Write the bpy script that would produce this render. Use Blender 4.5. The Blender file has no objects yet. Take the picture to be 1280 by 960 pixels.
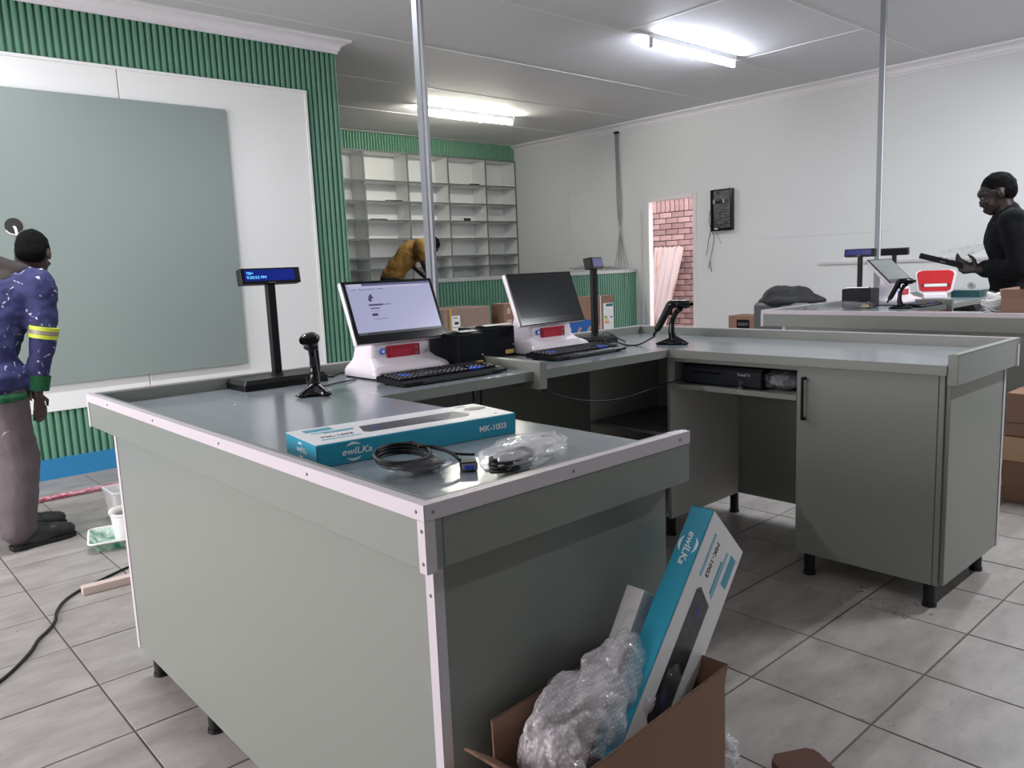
import bpy, bmesh, math, random
from mathutils import Vector, Matrix, Euler, noise
random.seed(7)
PI = math.pi
SC = bpy.context.scene
COL = SC.collection

# ------------------------------------------------------------------ camera
cam_d = bpy.data.cameras.new('camera')
cam = bpy.data.objects.new('camera', cam_d); COL.objects.link(cam)
R_RIGHT = Vector((0.7410, -0.6703, -0.0408)); R_DOWN = Vector((-0.1279, -0.0817, -0.9885)); R_FWD = Vector((0.6592, 0.7376, -0.1458))
R_FWD.normalize(); R_RIGHT = (R_RIGHT - R_FWD * R_RIGHT.dot(R_FWD)).normalized(); UP = R_RIGHT.cross(R_FWD)
M = Matrix((R_RIGHT, UP, -R_FWD)).transposed().to_4x4(); M.translation = (0, 0, 1.3)
cam.matrix_world = M
cam_d.sensor_width = 36; cam_d.lens = 981.9 / 1280 * 36; cam_d.clip_start = .02; cam_d.clip_end = 200
SC.camera = cam

# ------------------------------------------------------------------ world, daylight, exposure
SC.view_settings.view_transform = 'Standard'; SC.view_settings.look = 'None'
SC.view_settings.exposure = 0.16; SC.view_settings.gamma = 1.0; SC.view_settings.use_curve_mapping = False
w = bpy.data.worlds.new('World'); SC.world = w; w.use_nodes = True
bg = w.node_tree.nodes['Background']; bg.inputs[0].default_value = (1.0, .93, .95, 1); bg.inputs[1].default_value = 3.4

def area(name, loc, rot, sx, sy, power, color):
    l = bpy.data.lights.new(name, 'AREA'); l.shape = 'RECTANGLE'; l.size = sx; l.size_y = sy; l.energy = power; l.color = color
    o = bpy.data.objects.new(name, l); COL.objects.link(o); o.location = loc; o.rotation_euler = rot
    return o
# daylight coming in through the glazed shop front on the wall at the left of the room
area('shopfront_daylight', (-2.44, 3.6, 1.3), (0, -PI / 2, 0), 1.75, 4.9, 105, (1.0, .94, .97))
# unseen strip lights added under the ceiling to fill the room
for i, (x, y) in enumerate(((5.2, -.3), (1.0, 4.3), (6.6, 1.3))):
    area('added_ceiling_fill', (x, y, 3.09), (0, 0, 0), 1.2, .05, (105, 50, 55)[i], (.93, .96, 1.0))

# ------------------------------------------------------------------ materials
def lin(c):
    return tuple(((v / 255 + .055) / 1.055) ** 2.4 if v > 10 else v / 255 / 12.92 for v in c)
MATS = {}
def mat(name, rgb, rough=.5, metal=0, noise_amt=0, scale=8, bump=0, bscale=40, alpha=1, emit=None, estr=1, spec=.5, coat=0, rand=0, trans=0, stretch=None, rgb2=None):
    """rgb is sRGB 0-255. noise_amt mixes the colour with rgb2 (or a darker tone) by soft noise."""
    if name in MATS: return MATS[name]
    m = bpy.data.materials.new(name); m.use_nodes = True; MATS[name] = m
    nt = m.node_tree; b = nt.nodes['Principled BSDF']; L = nt.links
    c = lin(rgb)
    b.inputs['Base Color'].default_value = (*c, 1); b.inputs['Roughness'].default_value = rough; b.inputs['Metallic'].default_value = metal
    b.inputs['Specular IOR Level'].default_value = spec; b.inputs['Coat Weight'].default_value = coat
    b.inputs['Alpha'].default_value = alpha; b.inputs['Transmission Weight'].default_value = trans
    tc = None
    if noise_amt or bump:
        tc = nt.nodes.new('ShaderNodeTexCoord'); src = tc.outputs['Object']
        if stretch:
            mp = nt.nodes.new('ShaderNodeMapping'); mp.inputs['Scale'].default_value = stretch; L.new(src, mp.inputs[0]); src = mp.outputs[0]
    last = None
    if noise_amt:
        n = nt.nodes.new('ShaderNodeTexNoise'); n.inputs['Scale'].default_value = scale; n.inputs['Detail'].default_value = 5; L.new(src, n.inputs['Vector'])
        r = nt.nodes.new('ShaderNodeMapRange'); r.inputs[1].default_value = .35; r.inputs[2].default_value = .68; r.inputs[4].default_value = noise_amt; L.new(n.outputs['Fac'], r.inputs[0])
        mx = nt.nodes.new('ShaderNodeMix'); mx.data_type = 'RGBA'; L.new(r.outputs[0], mx.inputs[0])
        mx.inputs[6].default_value = (*c, 1); mx.inputs[7].default_value = (*(lin(rgb2) if rgb2 else tuple(v * .45 for v in c)), 1)
        last = mx.outputs[2]
    if rand:
        oi = nt.nodes.new('ShaderNodeObjectInfo'); rr = nt.nodes.new('ShaderNodeMapRange'); rr.inputs[3].default_value = 1 - rand; rr.inputs[4].default_value = 1 + rand; L.new(oi.outputs['Random'], rr.inputs[0])
        mm = nt.nodes.new('ShaderNodeMix'); mm.data_type = 'RGBA'; mm.blend_type = 'MULTIPLY'; mm.inputs[0].default_value = 1
        if last: L.new(last, mm.inputs[6])
        else: mm.inputs[6].default_value = (*c, 1)
        L.new(rr.outputs[0], mm.inputs[7]); last = mm.outputs[2]
    if last: L.new(last, b.inputs['Base Color'])
    if bump:
        n2 = nt.nodes.new('ShaderNodeTexNoise'); n2.inputs['Scale'].default_value = bscale; n2.inputs['Detail'].default_value = 4; L.new(src, n2.inputs['Vector'])
        bp = nt.nodes.new('ShaderNodeBump'); bp.inputs['Strength'].default_value = bump; bp.inputs['Distance'].default_value = .01
        L.new(n2.outputs['Fac'], bp.inputs['Height']); L.new(bp.outputs[0], b.inputs['Normal'])
    if emit:
        b.inputs['Emission Color'].default_value = (*lin(emit), 1); b.inputs['Emission Strength'].default_value = estr
    return m

WHITE = mat('white_wall_paint', (226, 228, 228), .6, noise_amt=.16, scale=1.1, rgb2=(205, 207, 208), bump=.05, bscale=60)
CEIL = mat('ceiling_board', (214, 214, 216), .65, noise_amt=.12, scale=1.3, rgb2=(192, 192, 196))
STRIP = mat('ceiling_cover_strip', (226, 226, 226), .5)
CORN = mat('white_cornice', (238, 236, 240), .45)
GREEN = mat('green_slat', (98, 147, 124), .45, noise_amt=.15, scale=3)
GREENBACK = mat('green_slat_groove', (64, 104, 82), .6)
WBOARD = mat('white_gloss_board', (238, 239, 238), .32, noise_amt=.08, scale=1.5, rgb2=(222, 224, 224))
SAGE = mat('sage_melamine', (132, 136, 130), .34, noise_amt=.10, scale=2.5, rgb2=(125, 130, 124), bump=.02, bscale=250)
SAGEW = mat('sage_display_board', (138, 150, 146), .38)
TOPM = mat('worktop_melamine', (148, 156, 161), .18, coat=.35, noise_amt=.22, scale=5, rgb2=(130, 139, 146), stretch=(4, 1, 1), bump=.01, bscale=120)
TOPM.node_tree.nodes['Principled BSDF'].inputs['Coat Roughness'].default_value = .2
ALU = mat('white_aluminium_trim', (208, 199, 206), .35)
CARCASS = mat('carcass_light_grey', (210, 209, 205), .45)
BLACKP = mat('black_plastic', (11, 12, 15), .42, spec=.3)
BLACKG = mat('black_gloss', (9, 10, 13), .12)
DARKB = mat('dark_navy_steel', (6, 10, 17), .45, spec=.2)
BLUESK = mat('blue_skirting', (46, 128, 176), .4)
CABLEM = mat('black_cable', (14, 14, 16), .45)
WHITEP = mat('white_gloss_plastic', (240, 232, 240), .16, coat=.3)
STEEL = mat('steel', (150, 150, 152), .3, metal=.9)
POSTM = mat('anodised_post', (132, 135, 142), .4, metal=.5)
CARD = mat('cardboard', (146, 112, 93), .75, noise_amt=.25, scale=6, rgb2=(130, 97, 79))
CARDE = mat('cardboard_edge', (120, 90, 70), .85, noise_amt=.8, scale=160, rgb2=(60, 44, 36))
PAPER = mat('white_paper', (238, 238, 236), .55)
def film(name, rgb, clear=.6, rough=.12, bub=0):
    m = bpy.data.materials.new(name); m.use_nodes = True; MATS[name] = m; nt = m.node_tree; L = nt.links
    b = nt.nodes['Principled BSDF']; b.inputs['Base Color'].default_value = (*lin(rgb), 1); b.inputs['Roughness'].default_value = rough; b.inputs['Specular IOR Level'].default_value = .9; b.inputs['Coat Weight'].default_value = .6; b.inputs['Coat Roughness'].default_value = .06
    tr = nt.nodes.new('ShaderNodeBsdfTransparent'); mx = nt.nodes.new('ShaderNodeMixShader'); mx.inputs[0].default_value = 1 - clear
    L.new(tr.outputs[0], mx.inputs[1]); L.new(b.outputs[0], mx.inputs[2]); L.new(mx.outputs[0], nt.nodes['Material Output'].inputs[0])
    tc = nt.nodes.new('ShaderNodeTexCoord')
    if bub:
        v = nt.nodes.new('ShaderNodeTexVoronoi'); v.inputs['Scale'].default_value = bub; v.inputs['Randomness'].default_value = .25; L.new(tc.outputs['Object'], v.inputs['Vector'])
        h = nt.nodes.new('ShaderNodeMapRange'); h.inputs[1].default_value = .55; h.inputs[2].default_value = .15; L.new(v.outputs['Distance'], h.inputs[0]); src = h.outputs[0]; st, ds = .8, .0012
        a = nt.nodes.new('ShaderNodeMapRange'); a.inputs[3].default_value = 1 - clear - .12; a.inputs[4].default_value = 1 - clear + .12; L.new(h.outputs[0], a.inputs[0]); L.new(a.outputs[0], mx.inputs[0])
    else:
        n = nt.nodes.new('ShaderNodeTexNoise'); n.noise_type = 'RIDGED_MULTIFRACTAL'; n.inputs['Scale'].default_value = 22; n.inputs['Detail'].default_value = 2; L.new(tc.outputs['Object'], n.inputs['Vector']); src = n.outputs[0]; st, ds = .8, .004
        a = nt.nodes.new('ShaderNodeMapRange'); a.inputs[1].default_value = .2; a.inputs[2].default_value = 1.4; a.inputs[3].default_value = max(.03, 1 - clear - .2); a.inputs[4].default_value = min(1, 1 - clear + .45); L.new(src, a.inputs[0]); L.new(a.outputs[0], mx.inputs[0])
    bp = nt.nodes.new('ShaderNodeBump'); bp.inputs['Strength'].default_value = st; bp.inputs['Distance'].default_value = ds; L.new(src, bp.inputs['Height']); L.new(bp.outputs[0], b.inputs['Normal']); L.new(bp.outputs[0], b.inputs['Coat Normal'])
    return m
PLASTIC = film('clear_plastic_film', (215, 215, 220), .72)
BUBBLE = film('bubble_film', (250, 245, 250), .5, .14, 130)
CYAN = mat('cyan_print', (40, 156, 186), .35)
INK = mat('black_ink', (30, 32, 36), .5)
WHITEINK = mat('white_ink', (240, 244, 246), .45)
REDP = mat('red_plastic', (176, 32, 52), .3)
SKIN = mat('dark_skin', (66, 44, 36), .5, noise_amt=.2, scale=9)
HAIR = mat('black_hair', (9, 9, 10), .9, spec=.15, bump=.5, bscale=220)

# ------------------------------------------------------------------ mesh helpers
def new_bm(): return bmesh.new()
def finish(name, bm, m, parent=None, smooth=False, loc=None, rot=None, angle=None):
    bmesh.ops.recalc_face_normals(bm, faces=bm.faces[:])
    me = bpy.data.meshes.new(name); bm.to_mesh(me); bm.free()
    return link(name, me, m, parent, smooth, loc, rot, angle)
def link(name, me, m, parent=None, smooth=False, loc=None, rot=None, angle=None):
    if m and not me.materials: me.materials.append(m)
    if smooth:
        me.polygons.foreach_set('use_smooth', [True] * len(me.polygons))
        if angle: me.set_sharp_from_angle(angle=angle)
    o = bpy.data.objects.new(name, me); COL.objects.link(o)
    if parent: o.parent = parent
    if loc is not None: o.location = loc
    if rot is not None: o.rotation_euler = rot
    return o
def box(bm, lo, hi, bev=0, M=None, seg=1):
    r = bmesh.ops.create_cube(bm, size=1)
    vs = r['verts']
    for v in vs:
        v.co = Vector((lo[0] + (v.co.x + .5) * (hi[0] - lo[0]), lo[1] + (v.co.y + .5) * (hi[1] - lo[1]), lo[2] + (v.co.z + .5) * (hi[2] - lo[2])))
    if bev:
        es = list({e for v in vs for e in v.link_edges})
        rr = bmesh.ops.bevel(bm, geom=es, offset=bev, segments=seg, profile=.7, affect='EDGES')
        vs = list({v for f in rr['faces'] for v in f.verts} | {v for v in vs if v.is_valid})
    if M is not None:
        for v in vs: v.co = M @ v.co
    return vs
def cyl(bm, p0, p1, r0, r1=None, seg=16):
    r1 = r0 if r1 is None else r1
    p0, p1 = Vector(p0), Vector(p1); d = (p1 - p0).normalized()
    a = d.orthogonal().normalized(); b = d.cross(a)
    A = [bm.verts.new(p0 + (a * math.cos(t) + b * math.sin(t)) * r0) for t in [2 * PI * i / seg for i in range(seg)]]
    B = [bm.verts.new(p1 + (a * math.cos(t) + b * math.sin(t)) * r1) for t in [2 * PI * i / seg for i in range(seg)]]
    for i in range(seg): bm.faces.new((A[i], A[(i + 1) % seg], B[(i + 1) % seg], B[i]))
    bm.faces.new(A[::-1]); bm.faces.new(B)
def spline(pts, n=8):
    P = [Vector(p) for p in pts]; out = []
    for i in range(len(P) - 1):
        a = P[max(i - 1, 0)]; b = P[i]; c = P[i + 1]; d = P[min(i + 2, len(P) - 1)]
        for k in range(n):
            t = k / n
            out.append(.5 * ((2 * b) + (c - a) * t + (2 * a - 5 * b + 4 * c - d) * t * t + (3 * b - a - 3 * c + d) * t ** 3))
    out.append(P[-1]); return out
def tube(bm, pts, r, seg=8, rads=None):
    pts = [Vector(p) for p in pts]; rings = []; up = None
    for i, p in enumerate(pts):
        t = (pts[min(i + 1, len(pts) - 1)] - pts[max(i - 1, 0)])
        if t.length < 1e-9: t = Vector((0, 0, 1))
        t.normalize()
        if up is None: up = t.orthogonal().normalized()
        a = (up - t * up.dot(t))
        a = a.normalized() if a.length > 1e-6 else t.orthogonal().normalized()
        up = a; b = t.cross(a); rr = rads[i] if rads else r
        rings.append([bm.verts.new(p + (a * math.cos(2 * PI * k / seg) + b * math.sin(2 * PI * k / seg)) * rr) for k in range(seg)])
    for A, B in zip(rings, rings[1:]):
        for k in range(seg): bm.faces.new((A[k], A[(k + 1) % seg], B[(k + 1) % seg], B[k]))
    bm.faces.new(rings[0][::-1]); bm.faces.new(rings[-1])
def loft(bm, rings, cap=True):
    R = [[bm.verts.new(Vector(p)) for p in r] for r in rings]; n = len(R[0])
    for A, B in zip(R, R[1:]):
        for k in range(n): bm.faces.new((A[k], A[(k + 1) % n], B[(k + 1) % n], B[k]))
    if cap: bm.faces.new(R[0][::-1]); bm.faces.new(R[-1])
def rrect(hw, y0, y1, z, r=.02, n=5, cx=0):
    r = min(r, hw * .95, (y1 - y0) * .48); out = []
    for (sx, sy, a0) in ((1, 1, 0), (-1, 1, PI / 2), (-1, -1, PI), (1, -1, 1.5 * PI)):
        px = cx + sx * (hw - r); py = (y1 - r) if sy > 0 else (y0 + r)
        for k in range(n): a = a0 + k / (n - 1) * PI / 2; out.append((px + r * math.cos(a), py + r * math.sin(a), z))
    return out
def prism(bm, poly, a0, a1, axis='y'):
    """poly of 2D points extruded along axis: 'x' -> (y,z), 'y' -> (x,z), 'z' -> (x,y)"""
    f = {'x': lambda p, a: (a, p[0], p[1]), 'y': lambda p, a: (p[0], a, p[1]), 'z': lambda p, a: (p[0], p[1], a)}[axis]
    loft(bm, [[f(p, a0) for p in poly], [f(p, a1) for p in poly]])
def part(name, m, parent, *boxes, bev=0, smooth=False):
    bm = new_bm()
    for lo, hi in boxes: box(bm, lo, hi, bev)
    return finish(name, bm, m, parent)
def tag(o, label=None, cat=None, group=None, kind=None):
    if label: o['label'] = label
    if cat: o['category'] = cat
    if group: o['group'] = group
    if kind: o['kind'] = kind
    return o
def thing(name, label, cat, loc=(0, 0, 0), rotz=0, group=None, scale=1):
    o = bpy.data.objects.new(name, None); COL.objects.link(o); o.empty_display_size = .1
    o.location = loc; o.rotation_euler = (0, 0, rotz); o.scale = (scale,) * 3
    return tag(o, label, cat, group)
def copy_tree(o, parent=None):
    c = o.copy(); COL.objects.link(c); c.parent = parent
    for ch in list(o.children): copy_tree(ch, c)
    return c
def struct(name, bm, m, parent=None, **k):
    o = finish(name, bm, m, parent, **k)
    if not parent: o['kind'] = 'structure'
    return o
def text(name, s, size, m, parent, Mx, shear=0, sx=1, align='CENTER', depth=.0004, bold=0):
    cu = bpy.data.curves.new(name, 'FONT'); cu.body = s; cu.size = size; cu.align_x = align; cu.align_y = 'CENTER'; cu.extrude = depth; cu.shear = shear; cu.offset = bold
    t = bpy.data.objects.new(name, cu); COL.objects.link(t)
    dg = bpy.context.evaluated_depsgraph_get(); me = bpy.data.meshes.new_from_object(t.evaluated_get(dg))
    bpy.data.objects.remove(t); bpy.data.curves.remove(cu)
    me.transform(Mx @ Matrix.Diagonal((sx, 1, 1, 1)))
    me.materials.clear(); me.materials.append(m)
    return link(name, me, m, parent)
def frame_mx(o, x, y):
    """matrix with origin o, local x axis, local y axis (text lies in x/y)"""
    x = Vector(x).normalized(); y = Vector(y).normalized(); z = x.cross(y)
    Mx = Matrix((x, y, z)).transposed().to_4x4(); Mx.translation = Vector(o); return Mx

# organic shapes: overlapping balls fused into one skin
_ico = bmesh.new(); bmesh.ops.create_icosphere(_ico, subdivisions=2, radius=1)
ICO_V = [v.co.copy() for v in _ico.verts]; ICO_F = [tuple(v.index for v in f.verts) for f in _ico.faces]; _ico.free()
def cone_(p0, r0, p1, r1): return ('c', Vector(p0), r0, Vector(p1), r1)
def ell(c, r, rot=(0, 0, 0)): return ('e', Vector(c), Vector(r), Euler(rot).to_matrix())
def chain(*pr): return [cone_(pr[i][0], pr[i][1], pr[i + 1][0], pr[i + 1][1]) for i in range(len(pr) - 1)]
def blob_mesh(prims, voxel, smooth=6, disp=0, dscale=.1):
    V = []; F = []
    def ball(c, S):
        k = len(V)
        for v in ICO_V: V.append(c + S @ v)
        F.extend(tuple(i + k for i in f) for f in ICO_F)
    for p in prims:
        if p[0] == 'e': ball(p[1], p[3] @ Matrix.Diagonal(p[2]))
        else:
            _, a, ra, b, rb = p; n = max(2, int((b - a).length / (min(ra, rb) * .4)) + 1)
            for i in range(n + 1):
                t = i / n; r = ra + (rb - ra) * t; ball(a.lerp(b, t), Matrix.Diagonal((r, r, r)))
    me = bpy.data.meshes.new('tmp'); me.from_pydata(V, [], F)
    o = bpy.data.objects.new('tmp', me); COL.objects.link(o)
    md = o.modifiers.new('r', 'REMESH'); md.mode = 'VOXEL'; md.voxel_size = voxel
    if smooth: s = o.modifiers.new('s', 'SMOOTH'); s.iterations = smooth; s.factor = .6
    if disp:
        tx = bpy.data.textures.new('folds', 'CLOUDS'); tx.noise_scale = dscale; tx.noise_depth = 2
        d = o.modifiers.new('d', 'DISPLACE'); d.texture = tx; d.strength = disp; d.mid_level = .5; d.texture_coords = 'LOCAL'
    dg = bpy.context.evaluated_depsgraph_get(); out = bpy.data.meshes.new_from_object(o.evaluated_get(dg))
    bpy.data.objects.remove(o); bpy.data.meshes.remove(me)
    return out
def blob(name, prims, voxel, m, parent, smooth=6, disp=0, dscale=.1):
    me = blob_mesh(prims, voxel, smooth, disp, dscale); me.materials.clear(); me.materials.append(m)
    return link(name, me, m, parent, smooth=True)
def cable(name, pts, r, m=None, parent=None, n=8, seg=8):
    bm = new_bm(); tube(bm, spline(pts, n), r, seg)
    return finish(name, bm, m or CABLEM, parent, smooth=True)
# ================================================================== THE ROOM
ZC = 3.2; XR = 8.72; YF = 5.967; YB = 9.46
def proj(p):
    d = Vector(p) - Vector((0, 0, 1.3)); z = d.dot(R_FWD)
    if z < .05: return None
    return (640 + 981.9 * d.dot(R_RIGHT) / z, 480 - 981.9 * d.dot(UP) / z, z)

# floor: grout bed with single tiles on it
def tile_material():
    m = bpy.data.materials.new('grey_concrete_look_tile'); m.use_nodes = True; nt = m.node_tree; L = nt.links; b = nt.nodes['Principled BSDF']
    tc = nt.nodes.new('ShaderNodeTexCoord'); geo = nt.nodes.new('ShaderNodeNewGeometry'); oi = nt.nodes.new('ShaderNodeObjectInfo')
    add = nt.nodes.new('ShaderNodeVectorMath'); add.operation = 'ADD'; sc_ = nt.nodes.new('ShaderNodeVectorMath'); sc_.operation = 'SCALE'; sc_.inputs['Scale'].default_value = 37
    cmb = nt.nodes.new('ShaderNodeCombineXYZ'); L.new(oi.outputs['Random'], cmb.inputs[0]); L.new(oi.outputs['Random'], cmb.inputs[2]); L.new(cmb.outputs[0], sc_.inputs[0])
    L.new(geo.outputs['Position'], add.inputs[0]); L.new(sc_.outputs[0], add.inputs[1])
    mp = nt.nodes.new('ShaderNodeMapping'); mp.inputs['Scale'].default_value = (1, 2.2, 1); L.new(add.outputs[0], mp.inputs[0])
    n1 = nt.nodes.new('ShaderNodeTexNoise'); n1.inputs['Scale'].default_value = 4.5; n1.inputs['Detail'].default_value = 8; n1.inputs['Roughness'].default_value = .65; L.new(mp.outputs[0], n1.inputs['Vector'])
    r1 = nt.nodes.new('ShaderNodeValToRGB'); e = r1.color_ramp.elements; e[0].position = .3; e[0].color = (*lin((136, 131, 127)), 1); e[1].position = .7; e[1].color = (*lin((170, 165, 161)), 1); L.new(n1.outputs['Fac'], r1.inputs[0])
    n2 = nt.nodes.new('ShaderNodeTexNoise'); n2.inputs['Scale'].default_value = 34; n2.inputs['Detail'].default_value = 6; n2.inputs['Distortion'].default_value = 1.2; L.new(add.outputs[0], n2.inputs['Vector'])
    r2 = nt.nodes.new('ShaderNodeMapRange'); r2.inputs[1].default_value = .66; r2.inputs[2].default_value = .76; L.new(n2.outputs['Fac'], r2.inputs[0])
    mx = nt.nodes.new('ShaderNodeMix'); mx.data_type = 'RGBA'; L.new(r2.outputs[0], mx.inputs[0]); L.new(r1.outputs[0], mx.inputs[6]); mx.inputs[7].default_value = (*lin((128, 118, 112)), 1)
    L.new(mx.outputs[2], b.inputs['Base Color']); b.inputs['Roughness'].default_value = .42
    bp = nt.nodes.new('ShaderNodeBump'); bp.inputs['Strength'].default_value = .08; bp.inputs['Distance'].default_value = .005; L.new(n1.outputs['Fac'], bp.inputs['Height']); L.new(bp.outputs[0], b.inputs['Normal'])
    return m
TILE = tile_material(); GROUT = mat('grout', (96, 88, 84), .85)
bm = new_bm(); box(bm, (-2.6, -1.6, -.12), (12.2, 10.0, -.003)); FLOOR = struct('floor', bm, GROUT)
P = .374; X0 = .571; Y0 = .868; G = .0032
cells = []
for i in range(-9, 22):
    for j in range(-7, 24):
        x = X0 + i * P; y = Y0 + j * P
        if x > XR - .05 or y > 9.9 or x < -2.6 or y < -1.6: continue
        q = proj((x + P / 2, y + P / 2, 0)); a = 0
        if q and -60 < q[0] < 1340 and 300 < q[1] < 1020: a = 1 / q[2] ** 3
        cells.append((a, x, y))
cells.sort(reverse=True)
bm = new_bm(); box(bm, (G, G, -.012), (P - G, P - G, 0), .0012); bmesh.ops.recalc_face_normals(bm, faces=bm.faces[:])
tile_me = bpy.data.meshes.new('tile'); bm.to_mesh(tile_me); bm.free(); tile_me.materials.append(TILE)
for a, x, y in cells[:290]: link('tile', tile_me, TILE, FLOOR, loc=(x, y, random.uniform(-.0006, .0006)))
bm = new_bm()
for a, x, y in cells[290:]: box(bm, (x + G, y + G, -.012), (x + P - G, y + P - G, 0))
finish('tile_field', bm, TILE, FLOOR)['kind'] = 'stuff'

# ceiling: boards and raised cover strips
bm = new_bm(); box(bm, (-2.6, -1.6, ZC + .012), (XR + .2, 10.0, ZC + .12)); CE = struct('ceiling', bm, CEIL)
ys = [4.42 + 1.24 * k for k in range(-5, 5)]; xs = [7.04 + 1.69 * k for k in range(-6, 2)]
yb = [-1.6] + ys + [9.9]; xb = [-2.6] + [x for x in xs if x > -2.5] + [XR]
for y0, y1 in zip(yb, yb[1:]):
    for x0, x1 in zip(xb, xb[1:]):
        if y1 - y0 > .05 and x1 - x0 > .05: part('ceiling_board', CEIL, CE, ((x0 + .001, y0 + .001, ZC), (x1 - .001, y1 - .001, ZC + .012)))
for y in ys: part('cover_strip', STRIP, CE, ((-2.6, y - .011, ZC - .004), (XR, y + .011, ZC)))
for x in (7.04, 5.35):
    part('cover_strip', STRIP, CE, ((x - .011, 3.19, ZC - .004), (x + .011, 4.41, ZC)))

# walls
bm = new_bm(); box(bm, (-2.6, YF + .02, 0), (3.525, YF + .20, ZC)); WF = struct('wall_feature', bm, GREENBACK)
DY0, DY1, DZ = 6.10, 6.81, 2.115
bm = new_bm()
for lo, hi in (((XR, -1.6, 0), (XR + .05, DY0, ZC)), ((XR, DY1, 0), (XR + .05, 10.0, ZC)), ((XR, DY0, DZ), (XR + .05, DY1, ZC))): box(bm, lo, hi)
WR = struct('wall_right', bm, WHITE)
bm = new_bm(); box(bm, (-2.6, YB + .33, 0), (XR, YB + .5, ZC)); WB = struct('wall_back', bm, WHITE)
bm = new_bm(); box(bm, (-2.6, -1.75, 0), (XR, -1.6, ZC)); struct('wall_rear', bm, mat('rear_wall_paint', (118, 122, 120), .7))
bm = new_bm()
for lo, hi in (((-2.75, -1.6, 0), (-2.6, 9.8, .42)), ((-2.75, -1.6, 2.2), (-2.6, 9.8, ZC)), ((-2.75, -1.6, .42), (-2.6, 1.1, 2.78)), ((-2.75, 6.2, .42), (-2.6, 9.8, 2.78)), ((-2.75, 2.55, .42), (-2.6, 2.65, 2.78))): box(bm, lo, hi)
struct('wall_left', bm, WHITE)

# feature wall: fluted green slats, white boards, blue skirting
def slat_mesh(h, w_=.034, d=.020):
    bm = new_bm(); prof = [(-w_ / 2, 0), (-w_ / 2 * .86, -d * .62), (-w_ / 2 * .5, -d * .95), (0, -d), (w_ / 2 * .5, -d * .95), (w_ / 2 * .86, -d * .62), (w_ / 2, 0)]
    prism(bm, prof, 0, h, 'z'); bmesh.ops.recalc_face_normals(bm, faces=bm.faces[:])
    me = bpy.data.meshes.new('slat'); bm.to_mesh(me); bm.free(); me.materials.append(GREEN); return me
s_top, s_bot, s_full = slat_mesh(.36), slat_mesh(.345), slat_mesh(2.96)
x = 3.503
while x > -.7:
    if x > 3.225: link('slat', s_full, GREEN, WF, loc=(x, YF + .02, .15))
    else:
        link('slat', s_top, GREEN, WF, loc=(x, YF + .02, 2.75)); link('slat', s_bot, GREEN, WF, loc=(x, YF + .02, .15))
    x -= .0452
part('end_cap', mat('green_edge', (120, 166, 142), .5), WF, ((3.522, YF, .0), (3.53, YF + .2, 3.12)))
for x0, x1 in ((1.815, 3.22), (-.6, 1.809)): part('white_board', WBOARD, WF, ((x0, YF - .012, .47), (x1, YF + .019, 2.77)), bev=.003)
part('board_edge_trim', WBOARD, WF, ((-.6, YF - .022, 2.755), (3.235, YF + .018, 2.775)), ((3.213, YF - .022, .465), (3.233, YF + .018, 2.755)))
bm = new_bm(); box(bm, (-2.6, YF - .012, 0), (3.525, YF + .018, .15)); tag(finish('baseboard_feature', bm, BLUESK), kind='structure')
bm = new_bm(); box(bm, (-2.6, YF - .020, 0), (3.525, YF - .0125, .012)); tag(finish('trim_1', bm, mat('grey_bead', (150, 150, 152), .5)), kind='structure')

# cornices
def cornice_profile(s=1):
    pts = [(0, 0), (.016, 0), (.016, .016), (.026, .022)]
    for k in range(7):
        a = k / 6 * PI / 2; pts.append((.03 + .062 * (1 - math.cos(a)), .026 + .052 * math.sin(a)))
    pts += [(.104, .084), (.104, .1), (0, .1)]
    return [(p[0] * s, p[1]) for p in pts]
bm = new_bm(); pr = cornice_profile()
A = []; B = []; Cc = []
loft(bm, [[(-2.6, YF - p[0], 3.1 + p[1]) for p in pr], [(3.53 + p[0], YF - p[0], 3.1 + p[1]) for p in pr], [(3.53 + p[0], YF + .2, 3.1 + p[1]) for p in pr]])
tag(finish('trim_2', bm, CORN), kind='structure')
bm = new_bm(); loft(bm, [[(XR - p[0], -1.6, 3.1 + p[1]) for p in pr], [(XR - p[0], YB, 3.1 + p[1]) for p in pr]])
tag(finish('trim_3', bm, CORN), kind='structure')

# band of fine green slats over the shelves (each about three pixels wide)
def slat_field(name, x0, x1, y, z0, z1, parent, pitch=.0452):
    bm = new_bm(); box(bm, (x0, y, z0), (x1, y + .02, z1)); x = x0 + pitch / 2
    while x < x1 - pitch / 2:
        prism(bm, [(x - .017, y), (x - .0145, y - .012), (x - .006, y - .018), (x + .006, y - .018), (x + .0145, y - .012), (x + .017, y)], z0, z1, 'z'); x += pitch
    o = finish(name, bm, GREEN, parent); o['kind'] = 'stuff'; return o
slat_field('fluted_band', 3.6, XR - .005, YB + .018, 2.975, ZC, WB)

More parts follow.
